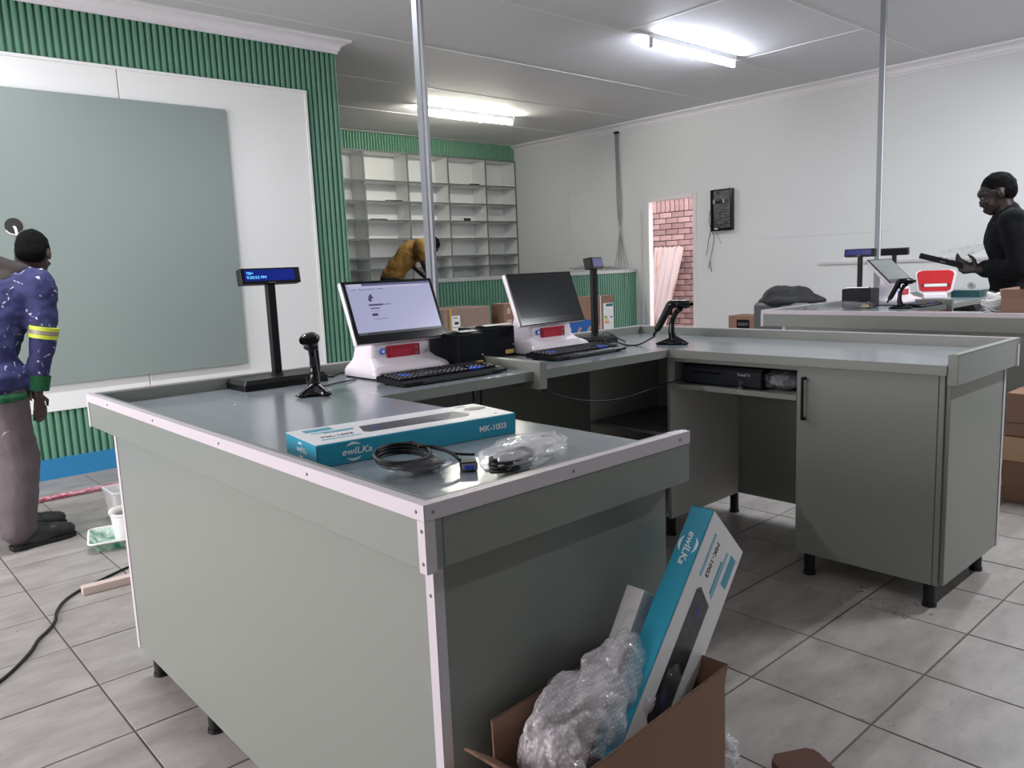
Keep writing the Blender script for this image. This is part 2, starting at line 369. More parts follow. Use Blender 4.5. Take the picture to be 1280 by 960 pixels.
# doorway frame, yard behind it
bm = new_bm()
for lo, hi in (((XR - .03, DY1 - .006, 0), (XR + .06, DY1 + .055, DZ + .06)), ((XR - .012, DY0 - .05, 0), (XR + .06, DY0 + .006, DZ + .06)), ((XR - .011, DY0 + .0065, DZ - .006), (XR + .059, DY1 - .0065, DZ + .06))): box(bm, lo, hi, .004)
tag(finish('door_1', bm, mat('white_door_frame', (232, 226, 228), .5)), kind='structure')
bm = new_bm(); box(bm, (XR + .07, 4.6, -.1), (12.2, 11.6, -.02)); tag(finish('floor_yard', bm, mat('yard_concrete', (150, 140, 135), .8, noise_amt=.4, scale=3)), kind='structure')
MORTAR = mat('mortar', (96, 70, 68), .9)
BRICK = mat('face_brick', (190, 160, 157), .8, noise_amt=.5, scale=14, rgb2=(156, 122, 121), rand=.28, bump=.3, bscale=60)
bm = new_bm(); box(bm, (10.02, 6.2, -.05), (10.25, 9.4, 3.4)); BW = tag(finish('wall_yard', bm, MORTAR), kind='structure')
def brick_me(l, h):
    bm = new_bm(); box(bm, (-.012, -l / 2, 0), (.05, l / 2, h), .004); bmesh.ops.recalc_face_normals(bm, faces=bm.faces[:])
    me = bpy.data.meshes.new('brick'); bm.to_mesh(me); bm.free(); me.materials.append(BRICK); return me
b_st, b_so = brick_me(.213, .073), brick_me(.073, .20)
for r in range(24):
    for k in range(9):
        link('brick', b_st, BRICK, BW, loc=(10.02 + random.uniform(-.004, .003), 6.5 + k * .225 + (.112 if r % 2 else 0), .085 * r + .01))
for k in range(24): link('brick', b_so, BRICK, BW, loc=(10.02 + random.uniform(-.004, .003), 6.45 + k * .085, 2.052))
# rusty corrugated roofing sheet leaning on the yard wall
def rust_mat():
    m = mat('galvanised_rust', (226, 210, 210), .6); nt = m.node_tree; L = nt.links; b = nt.nodes['Principled BSDF']
    tc = nt.nodes.new('ShaderNodeTexCoord'); mp = nt.nodes.new('ShaderNodeMapping'); mp.inputs['Scale'].default_value = (1, 9, .9); L.new(tc.outputs['Object'], mp.inputs[0])
    n = nt.nodes.new('ShaderNodeTexNoise'); n.inputs['Scale'].default_value = 1.6; n.inputs['Detail'].default_value = 4; L.new(mp.outputs[0], n.inputs['Vector'])
    r = nt.nodes.new('ShaderNodeMapRange'); r.inputs[1].default_value = .56; r.inputs[2].default_value = .66; L.new(n.outputs['Fac'], r.inputs[0])
    mx = nt.nodes.new('ShaderNodeMix'); mx.data_type = 'RGBA'; L.new(r.outputs[0], mx.inputs[0]); mx.inputs[6].default_value = (*lin((226, 210, 210)), 1); mx.inputs[7].default_value = (*lin((186, 122, 60)), 1)
    L.new(mx.outputs[2], b.inputs['Base Color']); return m
bm = new_bm(); NU, NV = 48, 14; grid = []
for side in (0, 1):
    g = []
    for i in range(NU + 1):
        row = []
        for j in range(NV + 1):
            u = i / NU; v = j / NV; wdt = .56 * (.62 + .38 * v ** .8)
            row.append(bm.verts.new((9.93 - .36 * (1 - v) + .018 * math.sin(u * 2 * PI * 4.6) + side * .002, 7.665 - u * wdt, 1.52 * v + .012 * math.sin(u * 40) * v)))
        g.append(row)
    grid.append(g)
    for i in range(NU):
        for j in range(NV): bm.faces.new((g[i][j], g[i + 1][j], g[i + 1][j + 1], g[i][j + 1]))
tag(finish('corrugated_sheet', bm, rust_mat(), smooth=True), 'rust-streaked corrugated metal sheet leaning against the brick wall outside the doorway', 'metal sheet')

# shelving on the back wall
SH = thing('shelving_unit', 'tall white pigeonhole shelving with grey edges against the back wall', 'shelving', (5.9, YB, 0))
def P_(lo, hi): return (tuple(a - b for a, b in zip(lo, (5.9, YB, 0))), tuple(a - b for a, b in zip(hi, (5.9, YB, 0))))
EDGE = mat('grey_edge_band', (104, 114, 112), .5)
SHW = mat('white_melamine', (232, 233, 233), .45)
ux = [4.47, 5.192, 5.917, 6.637, 7.362, 8.088, 8.706]; zs = [2.965, 2.57, 2.29, 2.03, 1.773, 1.515, 1.356, 1.19, .9, .6, .3]
for k, x in enumerate(ux):
    u = part('upright', SHW, SH, P_((x - .012, YB + .004, 0), (x + .012, YB + .315, 2.975)))
    part('edge_band', EDGE, u, P_((x - .0125, YB, 0), (x + .0125, YB + .0035, 2.975)))
for x0, x1 in zip(ux, ux[1:]):
    part('back_panel', SHW, SH, P_((x0 + .009, YB + .316, 0), (x1 - .009, YB + .325, 2.975)))
    for z in zs:
        s = part('shelf', SHW, SH, P_((x0 + .013, YB + .004, z - .01), (x1 - .013, YB + .314, z + .01)))
        part('edge_band', EDGE, s, P_((x0 + .013, YB, z - .0105), (x1 - .013, YB + .0035, z + .0105)))

# slatted service counter that closes off the shelves
PT = thing('service_counter', 'low green fluted service counter with grey ledge in front of the shelving', 'counter', (6.1, 7.3, 0))
def Q_(lo, hi): return (tuple(a - b for a, b in zip(lo, (6.1, 7.3, 0))), tuple(a - b for a, b in zip(hi, (6.1, 7.3, 0))))
o = slat_field('fluted_front', 3.7, XR - .01, 7.06, .1, 1.172, PT); o.data.transform(Matrix.Translation((-6.1, -7.3, 0)))
part('body', SAGE, PT, Q_((3.7, 7.08, 0), (XR - .01, 7.5, 1.17)))
part('countertop', SAGE, PT, Q_((3.7, 7.04, 1.172), (XR - .008, 7.55, 1.215)))
part('edge_trim', mat('pale_edge_trim', (176, 178, 178), .5), PT, Q_((3.7, 7.028, 1.176), (XR - .008, 7.039, 1.217)))
bm = new_bm(); box(bm, (3.7, 7.66, 0), (XR - .03, YB - .01, .27)); tag(finish('floor_platform', bm, GROUT), kind='structure')

# right wall: conduit, trunking, filler lines, distribution board
part('dado_trunking', mat('trunking', (206, 206, 206), .5), WR, ((XR - .022, 2.1, 1.195), (XR - .001, 4.4, 1.222)))
part('conduit', mat('conduit', (214, 212, 210), .5), WR, ((XR - .02, 6.93, .0), (XR - .001, 6.955, 2.0)))
FILL = mat('filler_line', (202, 204, 205), .7)
for lo, hi in (((3.6, 1.524), (5.2, 1.529)), ((7.44, 1.49), (8.32, 1.494)), ((8.315, 1.49), (8.32, 2.42)), ((7.44, 2.36), (8.32, 2.364)), ((8.66, 1.4), (8.9, 2.3))):
    if hi[0] - lo[0] < .3 and hi[1] - lo[1] > .8 and lo[0] > 8.5: continue
    part('filler_line', FILL, WR, ((XR - .0025, lo[0], lo[1]), (XR, hi[0], hi[1])))
DB = thing('distribution_board', 'black open electrical distribution box on the white wall beside the doorway', 'electrical box', (XR - .002, 5.65, 1.91))
GLOSSB = mat('taped_black_plastic', (26, 28, 32), .25, noise_amt=.7, scale=14, rgb2=(78, 84, 92), stretch=(1, 1, 3), bump=.6, bscale=25)
bm = new_bm(); box(bm, (-.075, -.155, -.255), (0, .15, .255), .018, seg=3); finish('housing', bm, BLACKG, DB, smooth=True, angle=.6)
bm = new_bm(); box(bm, (-.083, -.145, -.225), (-.076, .095, .235), .003); finish('cover_film', bm, GLOSSB, DB)
part('breaker', mat('grey_breaker', (150, 152, 156), .4), DB, ((-.1, .06, .08), (-.084, .09, .13))); part('breaker', MATS['grey_breaker'], DB, ((-.1, -.07, .08), (-.084, -.045, .125))); part('breaker_rail', BLACKP, DB, ((-.096, -.042, .085), (-.084, .058, .12)))
part('label_strip', PAPER, DB, ((-.087, .03, -.235), (-.0845, .08, -.222)))
for k, pts in enumerate((((-.06, .16, .0), (-.06, .175, -.12), (-.03, .16, -.24), (-.02, .13, -.33), (-.02, .16, -.5), (-.02, .19, -.62), (-.02, .215, -.72)), ((-.05, .15, -.2), (-.03, .18, -.28), (-.02, .21, -.36), (-.02, .23, -.48), (-.02, .25, -.55)), ((-.02, .19, -.63), (-.02, .18, -.7), (-.02, .165, -.76)), ((-.03, .1, -.27), (-.02, .06, -.34), (-.02, .02, -.42)))):
    bm = new_bm(); tube(bm, spline(pts, 6), .004 if k < 3 else .002, 6); finish('loose_wire', bm, mat('grey_wire', (92, 82, 84), .6), DB)
# cables dropping from the ceiling by the door
CB = thing('cable_bundle', 'grey loose cables hanging from the ceiling down to the service counter', 'cables', (XR - .01, 7.25, 1.22))
WIRE = mat('pale_grey_cable', (150, 150, 150), .5)
part('outlet', BLACKP, CB, ((-.03, .06, 1.86), (0, .13, 1.89)))
for k in range(5):
    yy = .12 - k * .012; end = -.2 + k * .05
    pts = [(-.02, yy, 1.87), (-.02, yy - .01, 1.4), (-.025, yy - .02 - k * .004, .9), (-.03, yy - .08 + k * .02, .45), (-.05, end + .12, .12), (-.2, end, .03), (-.26, end - .02, -.02), (-.268, end - .03, -.25 - .05 * k), (-.268, end + .12, -.42 - .03 * k), (-.266, end + .2, -.2), (-.24, end + .22, .03)]
    bm = new_bm(); tube(bm, spline(pts, 8), .005, 6); finish('cable', bm, WIRE, CB, smooth=True)
for k in range(7):
    a = random.uniform(0, 6); pts = [(-.2 + .07 * math.cos(a + t * 1.1), .1 + k * .1 + .22 * math.sin(a + t * 1.3), .02 + .012 * k % .05) for t in range(6)]
    pts = [(max(-.3, min(-.03, p[0])), p[1], p[2]) for p in pts]
    bm = new_bm(); tube(bm, spline(pts, 6), .005, 6); finish('cable_loop', bm, WIRE, CB, smooth=True)

# fluorescent batten lights
TUBE = mat('lit_tube', (255, 255, 255), .5, emit=(236, 240, 255), estr=95)
TUBEW = mat('lit_tube_warm', (255, 255, 255), .5, emit=(255, 252, 236), estr=115)
FIX = mat('batten_white', (236, 238, 240), .5)
def batten(x0, x1, y, label, tm, group):
    t = thing('fluorescent_light', label, 'ceiling light', ((x0 + x1) / 2, y, ZC), group=None); h = (x1 - x0) / 2
    bm = new_bm(); prism(bm, [(-.03, 0), (-.022, -.045), (.022, -.045), (.03, 0)], -h, h, 'x'); finish('batten_housing', bm, FIX, t)
    bm = new_bm(); cyl(bm, (-h + .03, 0, -.085), (h - .03, 0, -.085), .019, seg=14); finish('tube', bm, tm, t, smooth=True, angle=.7)
    for s in (-1, 1):
        bm = new_bm(); box(bm, (s * h - .012, -.016, -.108), (s * h + .012, .016, -.03), .004); finish('lamp_holder', bm, mat('grey_holder', (170, 172, 176), .5), t)
    return t
batten(5.60, 6.86, 4.33, 'glowing fluorescent batten light nearest the camera, on the ceiling between the poles', TUBE, None)
batten(5.55, 7.0, 7.62, 'glowing fluorescent batten light in front of the shelves, partly behind a metal pole', TUBEW, None)
# ================================================================== CASH COUNTERS (L-shaped units)
ZW = .906; YN, YFAR, YK = .96, 2.86, 2.165
LEGM = mat('black_leg', (14, 15, 18), .35)
DARKSAGE = SAGE
def counter(label, xo, s, d, L, rail, group, trim=True):
    t = thing('cash_counter', label, 'counter', (xo, YN, 0), group=group)
    def b(name, m, *bx, par=None, bev=.0015):
        bm = new_bm()
        for (x0, x1, y0, y1, z0, z1) in bx:
            xa, xb_ = sorted((s * x0, s * x1)); box(bm, (xa, y0 - YN, z0), (xb_, y1 - YN, z1), bev)
        return finish(name, bm, m, par or t)
    tb = .034
    b('worktop', TOPM, (tb, d, YN + tb, YFAR - tb, .871, ZW)); b('worktop', TOPM, (d + .0006, L - (.038 if rail else 0), YK, YFAR - tb, .871, ZW - .0004))
    b('worktop_edging', SAGE, (d, d + .0005, YN + tb, YK, .871, ZW)); b('worktop_edging', SAGE, (d + .001, L - (.038 if rail else .001), YK - .0012, YK - .0002, .871, ZW))
    bo = b('upstand', SAGE, (0, tb, YN, YFAR, .838, .945)); bn = b('upstand', SAGE, (tb + .0003, d - .005, YN, YN + tb, .838, .945)); bb = b('upstand', SAGE, (tb + .0003, L, YFAR - tb, YFAR, .838, .945))
    b('aluminium_trim', ALU, (-.0022, 0, YN - .0022, YFAR, .9215, .9472), (-.0022, .017, YN - .0022, YFAR, .9452, .9474), par=bo, bev=0)
    b('aluminium_trim', ALU if trim else mat('pale_sage_edge', (170, 174, 168), .4), *([(0.0005, d - .005, YN - .0022, YN, .9215, .9472)] if trim else []), (.0005, d - .005, YN - .0022, YN + .017, .9452, .9476), par=bn, bev=0)
    b('aluminium_trim', ALU, (tb, L, YFAR, YFAR + .0022, .9215, .9472), (.02, L, YFAR - .017, YFAR + .0022, .9452, .9476), par=bb, bev=0)
    b('corner_trim', ALU, (-.0022, 0, YN - .0022, YN + .017, .836, .921), (-.0022, .018, YN - .0022, YN, .836, .921), par=bo, bev=0)
    b('corner_trim', ALU, (-.0022, 0, YFAR - .016, YFAR + .002, .836, .921), par=bo, bev=0)
    if rail: b('end_rail', SAGE, (L - .037, L, 2.128, YFAR - tb - .0005, .838, .944))
    op = b('outer_panel', SAGE, (.034, .050, 1.0, 2.72, .095, .871)); np_ = b('end_panel', SAGE, (.0505, d - .045, .993, 1.009, .095, .871))
    b('corner_trim', ALU, (.0315, .0338, .990, 1.012, .093, .838), par=op, bev=0); b('corner_trim', ALU, (.0340, .052, .990, .9925, .093, .838), par=op, bev=0)
    b('corner_trim', ALU, (.0315, .0338, 2.70, 2.722, .093, .838), par=op, bev=0)
    b('back_panel', SAGE, (.051, L - .001, 2.702, 2.718, .095, .87))
    # cabinet with a door at the near end
    b('cabinet_body', CARCASS, (.051, d - .053, 1.0095, 1.022, .095, .87), (.051, d - .053, 1.545, 1.561, .095, .87), (.051, d - .053, 1.0225, 1.5445, .095, .111))
    dr = b('door', SAGE, (d - .052, d - .034, 1.030, 1.561, .093, .866))
    hx0, hx1 = d - .0335, d - .006
    b('handle', BLACKP, (hx1 - .009, hx1, 1.520, 1.531, .652, .826), (hx0, hx1, 1.520, 1.531, .652, .664), (hx0, hx1, 1.520, 1.531, .814, .826), par=dr, bev=.002)
    b('filler_post', SAGE, (d - .052, d - .034, 1.0095, 1.028, .093, .868))
    # knee space with a drawer shelf
    b('drawer_shelf', SAGE, (.09, d - .034, 1.562, 2.183, .724, .746)); b('top_rail', SAGE, (d - .06, d - .036, 1.562, 2.183, .848, .8705))
    b('side_panel', CARCASS, (.051, d - .036, 2.184, 2.200, .095, .87)); b('side_edging', SAGE, (d - .0355, d - .033, 2.184, 2.200, .095, .87)); b('shelf_cheek', SAGE, (.09, d - .036, 2.160, 2.1835, .747, .8475))
    # open corner cabinet
    b('corner_shelf', mat('grey_shelf', (140, 138, 134), .5), (.051, d - .05, 2.2005, 2.70, .487, .503)); b('corner_base', CARCASS, (.051, d - .05, 2.2005, 2.70, .095, .111)); b('corner_lining', CARCASS, (.051, d - .05, 2.694, 2.701, .112, .486), (.051, d - .05, 2.694, 2.701, .504, .87), (.0505, .056, 2.2005, 2.693, .112, .486), (.0505, .056, 2.2005, 2.693, .504, .87))
    for (x, y) in ((d - .07, 1.047), (d - .065, 1.512), (.115, 1.043), (.115, 1.51), (.08, 2.191), (d - .08, 2.221), (.078, 2.656), (d - .09, 2.66), (L - .1, 2.67)):
        bm = new_bm(); X = s * x; cyl(bm, (X, y - YN, .012), (X, y - YN, .0945), .022); cyl(bm, (X, y - YN, 0), (X, y - YN, .012), .026, .025); finish('leg', bm, LEGM, t, smooth=True, angle=.6)
    def screw(x, y, z, ax):
        bm = new_bm(); dv = Vector((-s, 0, 0)) if ax == 'x' else Vector((0, -1, 0)); p = Vector((s * x, y - YN, z)); cyl(bm, p, p + dv * .0016, .0034, .0025, 10); cyl(bm, p + dv * .0017, p + dv * .0018, .0016, .0014, 6); finish('screw', bm, STEEL, t)
    for y in (.978, 1.33, 1.75, 2.2, 2.62): screw(-.0022, y, .934, 'x')
    for x in ((.016, .33, d - .04) if trim else ()): screw(x, YN - .0022, .934, 'y')
    for z in (.905, .852): screw(-.0022, .966, z, 'x')
    screw(.0315, 1.0, .78, 'x'); screw(.0315, 1.0, .42, 'x')
    return t
G_ = None
CL = counter('sage grey corner cash counter nearest the camera, with white metal edge trim', .6665, 1, .69, 1.417, True, None)
CR = counter('sage grey corner cash counter with cabinet door and black handle, mid picture right', 3.555, -1, .66, 1.468, False, None, trim=False)
c = copy_tree(CL); c.location.x += 4.2; c['label'] = 'farther sage grey cash counter in front of the person in black'
c = copy_tree(CR); c.location.x += 4.2; c['label'] = 'farthest sage grey cash counter, behind the red and white terminal'

# uprights
def post(x, y, label, z=0):
    t = thing('metal_post', label, 'post', (x, y, z)); a = .018; ZC = 3.2 - z
    bm = new_bm()
    prof = [(-a, -a), (-.009, -a), (-.009, -.008), (.004, -.008), (.004, -a), (a, -a), (a, a), (-a, a)]
    prism(bm, prof, .012, ZC - .002, 'z'); finish('profile', bm, POSTM, t)
    part('glazing_gasket', mat('white_gasket', (240, 238, 242), .4), t, ((-.0085, -.0192, .012), (.0035, -.0085, ZC - .003)))
    part('base_plate', STEEL, t, ((-.05, -.035, 0), (.05, .06, .0115)))
    return t
post(2.145, 2.915, 'tall silver metal post rising to the ceiling behind the first till screen')
post(6.40, 2.742, 'slim silver metal post rising from the far counter behind the screens', .9061)

# display wall board
DP = thing('display_board', 'large plain sage grey board mounted on the white feature wall', 'wall board', (1.2, YF - .013, .65))
part('board', SAGEW, DP, ((-1.7, -.036, 0), (1.339, -.002, 1.906)), bev=.002)
bm = new_bm(); cyl(bm, (-.121, -.0365, 1.045), (-.121, -.0385, 1.045), .052, .05, 24); finish('cable_hole', bm, mat('hole_dark', (52, 50, 50), .8), DP)
bm = new_bm(); tube(bm, [( -.121 + .053 * math.cos(a), -.038, 1.045 + .053 * math.sin(a)) for a in [PI + .5 + k * .22 for k in range(10)]], .004, 6); finish('hole_rim', bm, PAPER, DP)
cable('white_cable', [(-.12, -.037, 1.04), (-.118, -.06, 1.03), (-.115, -.075, .99), (-.10, -.08, .95), (-.075, -.085, .92)], .0085, mat('white_cable', (238, 238, 236), .4), DP)
# ================================================================== TILL EQUIPMENT
SCREENOFF = mat('screen_off', (30, 33, 37), .1)
def make_pos(label, loc, tilt=21.7, on=False, rotz=0, off_m=None, mon=(-.069, .134), neck=1):
    t = thing('till_terminal', label, 'till terminal', loc, rotz)
    bm = new_bm(); loft(bm, [rrect(.178, -.135, .115, .006, .03), rrect(.180, -.137, .117, .012, .03), rrect(.178, -.135, .115, .03, .03), rrect(.172, -.122, .11, .042, .03), rrect(.152, -.078, .105, .058, .028), rrect(.142, -.052, .10, .075, .022), rrect(.136, -.046, .09, .12, .02), rrect(.12, -.03, .078, .12 + .07 * neck, .02), rrect(.10, .0, .07, .12 + .13 * neck, .02), rrect(.09, .02, .065, .12 + .155 * neck, .02)])
    bs = finish('base', bm, WHITEP, t, smooth=True, angle=.7)
    bm = new_bm(); loft(bm, [rrect(.176, -.132, .112, 0, .03), rrect(.177, -.134, .113, .0058, .03)]); finish('rubber_foot', bm, BLACKP, bs)
    part('red_panel', REDP, t, ((-.075, -.0585, .064), (.078, -.049, .117)), bev=.002)
    part('panel_inset', mat('red_gloss', (186, 44, 66), .15), t, ((-.065, -.0605, .071), (.040, -.0587, .105)), bev=.001)
    for z in (.076, .097): part('port', STEEL, t, ((.053, -.0605, z), (.066, -.0587, z + .008)))
    bm = new_bm(); cyl(bm, (-.094, -.0455, .098), (-.094, -.058, .098), .0115, seg=20); bt = finish('power_button', bm, mat('blue_ring', (50, 110, 220), .3), t, smooth=True, angle=.7)
    bm = new_bm(); cyl(bm, (-.094, -.0581, .098), (-.094, -.0595, .098), .0065, seg=16); finish('button_cap', bm, PAPER, bt)
    # monitor, tilted about its lower edge
    hd = thing('m', None, None); bpy.data.objects.remove(hd)
    Mt = Matrix.Translation((0, mon[0], mon[1])) @ Matrix.Rotation(math.radians(-tilt), 4, 'X')
    def mp(name, m, lo, hi, bev=0, par=t, seg=2):
        bm = new_bm(); box(bm, lo, hi, bev, Mt, seg); return finish(name, bm, m, par)
    sh = mp('monitor_shell', WHITEP, (-.21, .007, 0), (.21, .03, .2534), .006)
    mp('rear_cover', WHITEP, (-.11, .0305, .04), (.11, .055, .21), .012, sh)
    bz = mp('bezel', BLACKG, (-.2085, 0, .0015), (.2085, .0068, .252), .003)
    dm = SCREENOFF
    if on: dm = mat('screen_page', (20, 20, 24), .25, emit=(186, 186, 224), estr=.62)
    elif off_m: dm = off_m
    sc = mp('display', dm, (-.194, -.0006, .035), (.194, -.0001, .240), 0)
    if on:
        def ink(name, rgb, x0, x1, z0, z1): mp(name, mat('px_%d_%d_%d' % rgb, (10, 10, 12), .3, emit=rgb, estr=.6), (x0, -.0011, z0), (x1, -.0007, z1), 0, sc)
        ink('title_bar', (92, 96, 140), -.125, .194, .231, .240); ink('tab', (214, 214, 240), -.184, -.126, .231, .2395); ink('address_bar', (206, 206, 236), -.18, .15, .222, .2295)
        ink('taskbar', (20, 22, 34), -.194, .194, .035, .044)
        for k, x in enumerate((-.186, -.172, -.16)): ink('taskbar_icon', (170, 172, 190), x, x + .005, .037, .042)
        for x in (.15, .162, .178): ink('tray_icon', (150, 160, 170), x, x + .006, .0375, .0415)
        ink('bookmark', (120, 122, 160), -.176, -.155, .2155, .218); ink('bookmark', (120, 122, 160), -.143, -.07, .2155, .218); ink('bookmark', (90, 92, 130), -.06, -.035, .2155, .218)
        for x, z in ((-.108, .181), (-.103, .187), (-.1, .178), (-.112, .172), (-.109, .167)): ink('page_icon', (40, 40, 70), x, x + .011, z, z + .008)
        ink('page_heading', (66, 66, 100), -.116, -.052, .149, .156); ink('page_heading', (124, 124, 164), -.05, -.018, .1505, .1545)
        ink('page_line', (80, 80, 116), -.112, -.071, .136, .1405); ink('page_line', (160, 160, 196), -.112, -.073, .1255, .128)
        ink('page_button', (38, 38, 66), -.112, -.086, .108, .118); ink('page_line', (128, 128, 166), -.108, -.044, .094, .0965)
    return t
def make_keyboard(label, loc, rotz=0):
    t = thing('keyboard', label, 'keyboard', loc, rotz)
    bm = new_bm()
    loft(bm, [[(-.238, y, z) for y, z in ((-.088, .004), (-.088, .014), (-.06, .021), (.075, .03), (.088, .026), (.088, .006))], [(.238, y, z) for y, z in ((-.088, .004), (-.088, .014), (-.06, .021), (.075, .03), (.088, .026), (.088, .006))]])
    finish('case', bm, BLACKP, t)
    part('palm_rest', mat('dark_grey_plastic', (44, 46, 50), .4), t, ((-.16, -.093, .004), (.16, -.0885, .015)), bev=.001)
    kb = new_bm(); blue = new_bm()
    for r in range(6):
        y = -.048 + r * .0215 + (.004 if r == 5 else 0); z = .0225 + .0013 * r
        for k in range(21):
            x = -.224 + k * .0213
            if k in (15, 19) and r in (1, 2): continue
            isb = (r in (0,) and k in (15, 16, 17)) or (r == 1 and k == 16) or (r == 2 and k in (2, 3)) or (r == 3 and k == 2)
            if r == 0 and 4 <= k <= 9:
                if k > 4: continue
                box(kb, (x - .008, y - .008, z), (x + 5 * .0213 + .008, y + .008, z + .007), .002); continue
            box(blue if isb else kb, (x - .0088, y - .0088, z), (x + .0088, y + .0088, z + .0075), .0022)
    ks = finish('keys', kb, mat('black_keys', (22, 23, 27), .4), t); ks['kind'] = 'stuff'
    bs = finish('blue_keys', blue, mat('blue_keys', (40, 86, 205), .4), t); tag(bs, 'bright blue highlighted keys', kind='stuff')
    for x in (-.2, .2):
        for y in (-.07, .07): part('rubber_foot', BLACKG, t, ((x - .012, y - .006, 0), (x + .012, y + .006, .006)))
    return t
def make_printer(label, loc, rotz=0, w_=.145, d=.2, h=.142):
    t = thing('receipt_printer', label, 'receipt printer', loc, rotz)
    bm = new_bm(); box(bm, (-w_ / 2, -d / 2, .003), (w_ / 2, d / 2, h), .005, seg=2); finish('housing', bm, DARKB, t)
    part('paper_slot', BLACKG, t, ((-w_ / 2 + .02, -.02, h), (w_ / 2 - .02, .0, h + .002)))
    bm = new_bm(); pts = []
    n = 10
    for s in (0, .0006):
        pts.append([[bm.verts.new((-w_ / 2 + .02 + (w_ - .04) * i, -.015 - .075 * j / n + .0, h + .003 + .008 * math.sin(j / n * 2.6) + s)) for i in (0, 1)] for j in range(n + 1)])
        for j in range(n): bm.faces.new((pts[-1][j][0], pts[-1][j][1], pts[-1][j + 1][1], pts[-1][j + 1][0]))
    finish('receipt_paper', bm, PAPER, t, smooth=True)
    part('warning_label', mat('yellow_label', (214, 178, 92), .5), t, ((w_ / 2 - .058, -d / 2 - .0008, .012), (w_ / 2 - .006, -d / 2 - .0001, .03)))
    bm = new_bm(); cyl(bm, (w_ / 2 - .01, -d / 2, .052), (w_ / 2 - .01, -d / 2 - .002, .052), .003, seg=10); finish('status_light', bm, mat('pale_led', (200, 220, 240), .3), t)
    for x in (-1, 1): part('foot', BLACKP, t, ((x * (w_ / 2 - .03) - .012, -d / 2 + .02, 0), (x * (w_ / 2 - .03) + .012, d / 2 - .02, .0035)))
    return t
BLUEOFF = mat('vfd_dark_blue', (16, 20, 84), .2, emit=(16, 22, 120), estr=.35)
def make_vfd(label, loc, rotz=0, lit=False, face=True, head_rot=0, base=(.165, .085)):
    t = thing('customer_display', label, 'customer display', loc, rotz)
    bw, bd = base
    bm = new_bm(); loft(bm, [rrect(bw, -bd, bd, 0, .008), rrect(bw, -bd, bd, .022, .008), rrect(bw - .012, -bd + .014, bd - .01, .036, .008)]); finish('base', bm, BLACKP, t, smooth=True, angle=.5)
    bm = new_bm(); box(bm, (-.016, -.013, .036), (.016, .013, .375), .003); finish('pole', bm, BLACKP, t)
    bm = new_bm(); cyl(bm, (0, 0, .034), (0, 0, .044), .028, .022); finish('pole_collar', bm, BLACKP, t, smooth=True, angle=.6)
    Mt = Matrix.Translation((0, 0, .40)) @ Matrix.Rotation(head_rot, 4, 'Z') @ Matrix.Rotation(-.16, 4, 'X')
    bm = new_bm(); box(bm, (-.114, -.022, -.029), (.114, .022, .029), .006, Mt, 2); hd = finish('display_head', bm, BLACKP, t)
    if face:
        bm = new_bm(); box(bm, (-.102, -.0235, -.018), (.09, -.0221, .022), 0, Mt)
        sc = finish('display_window', bm, mat('vfd_lit_blue', (8, 20, 80), .2, emit=(12, 40, 150), estr=.5) if lit else BLUEOFF, t)
        bm = new_bm(); box(bm, (-.014, -.0232, -.0265), (.012, -.0221, -.0235), 0, Mt); finish('maker_plate', bm, STEEL, hd)
        if lit:
            LM = mat('vfd_digits', (60, 160, 240), .4, emit=(120, 205, 255), estr=1.1)
            text('digits', 'TBI+', .0135, LM, sc, Mt @ frame_mx((-.096, -.0242, .009), (1, 0, 0), (0, 0, 1)), align='LEFT', sx=1.0)
            text('digits', '9:50:53 PM', .0145, LM, sc, Mt @ frame_mx((-.096, -.0242, -.006), (1, 0, 0), (0, 0, 1)), align='LEFT', sx=1.15)
    return t
def make_scanner(label, loc, rotz=0):
    """gun scanner nose towards local +Y, resting in a splayed stand"""
    t = thing('barcode_scanner', label, 'barcode scanner', loc, rotz)
    st = blob('stand_foot', [*chain(((0, .0, .02), .024), ((.045, .052, .007), .0075)), *chain(((0, .0, .02), .024), ((-.045, .052, .007), .0075)), *chain(((0, 0, .018), .022), ((.0, -.085, .006), .0065)), ell((0, 0, .01), (.055, .05, .0095)), ell((.04, .045, .008), (.022, .018, .007)), ell((-.04, .045, .008), (.022, .018, .007))], .004, BLACKG, t, 4)
    blob('stand_neck', chain(((0, -.004, .02), .022), ((0, -.014, .06), .0165), ((0, -.012, .1), .0135), ((0, .0, .135), .012), ((0, .018, .158), .013)), .004, BLACKG, t, 3)
    blob('cradle', [ell((0, .022, .163), (.026, .024, .012), (.3, 0, 0))], .004, BLACKP, t, 3)
    blob('scanner_head', [ell((0, .03, .192), (.034, .05, .021), (-.1, 0, 0)), ell((0, .055, .19), (.0345, .03, .023)), ell((0, -.005, .192), (.025, .035, .021))], .004, BLACKG, t, 4)
    bm = new_bm(); box(bm, (-.027, .0835, .180), (.027, .0868, .199), .003); finish('scan_window', bm, mat('scan_glass', (14, 10, 12), .08), t)
    hb = blob('handle', chain(((0, -.02, .185), .021), ((0, -.045, .14), .0185), ((0, -.072, .09), .0175), ((0, -.08, .078), .0165)), .004, BLACKP, t, 3)
    part('trigger', BLACKG, t, ((-.008, -.022, .14), (.008, -.009, .165)), bev=.003)
    bm = new_bm(); cyl(bm, (0, -.081, .078), (0, -.1, .045), .009, .005, 10); finish('strain_relief', bm, BLACKP, t, smooth=True)
    return t
Z = ZW
make_pos('white till terminal with its screen lit, showing a web page', (1.729, 2.62, Z), on=True)
make_pos('white till terminal with a dark screen, second on the near counter', (2.589, 2.652, Z))
make_keyboard('black keyboard with blue keys below the lit till screen', (1.748, 2.335, Z), .0)
make_keyboard('black keyboard with blue keys below the dark till screen', (2.545, 2.40, Z), .045)
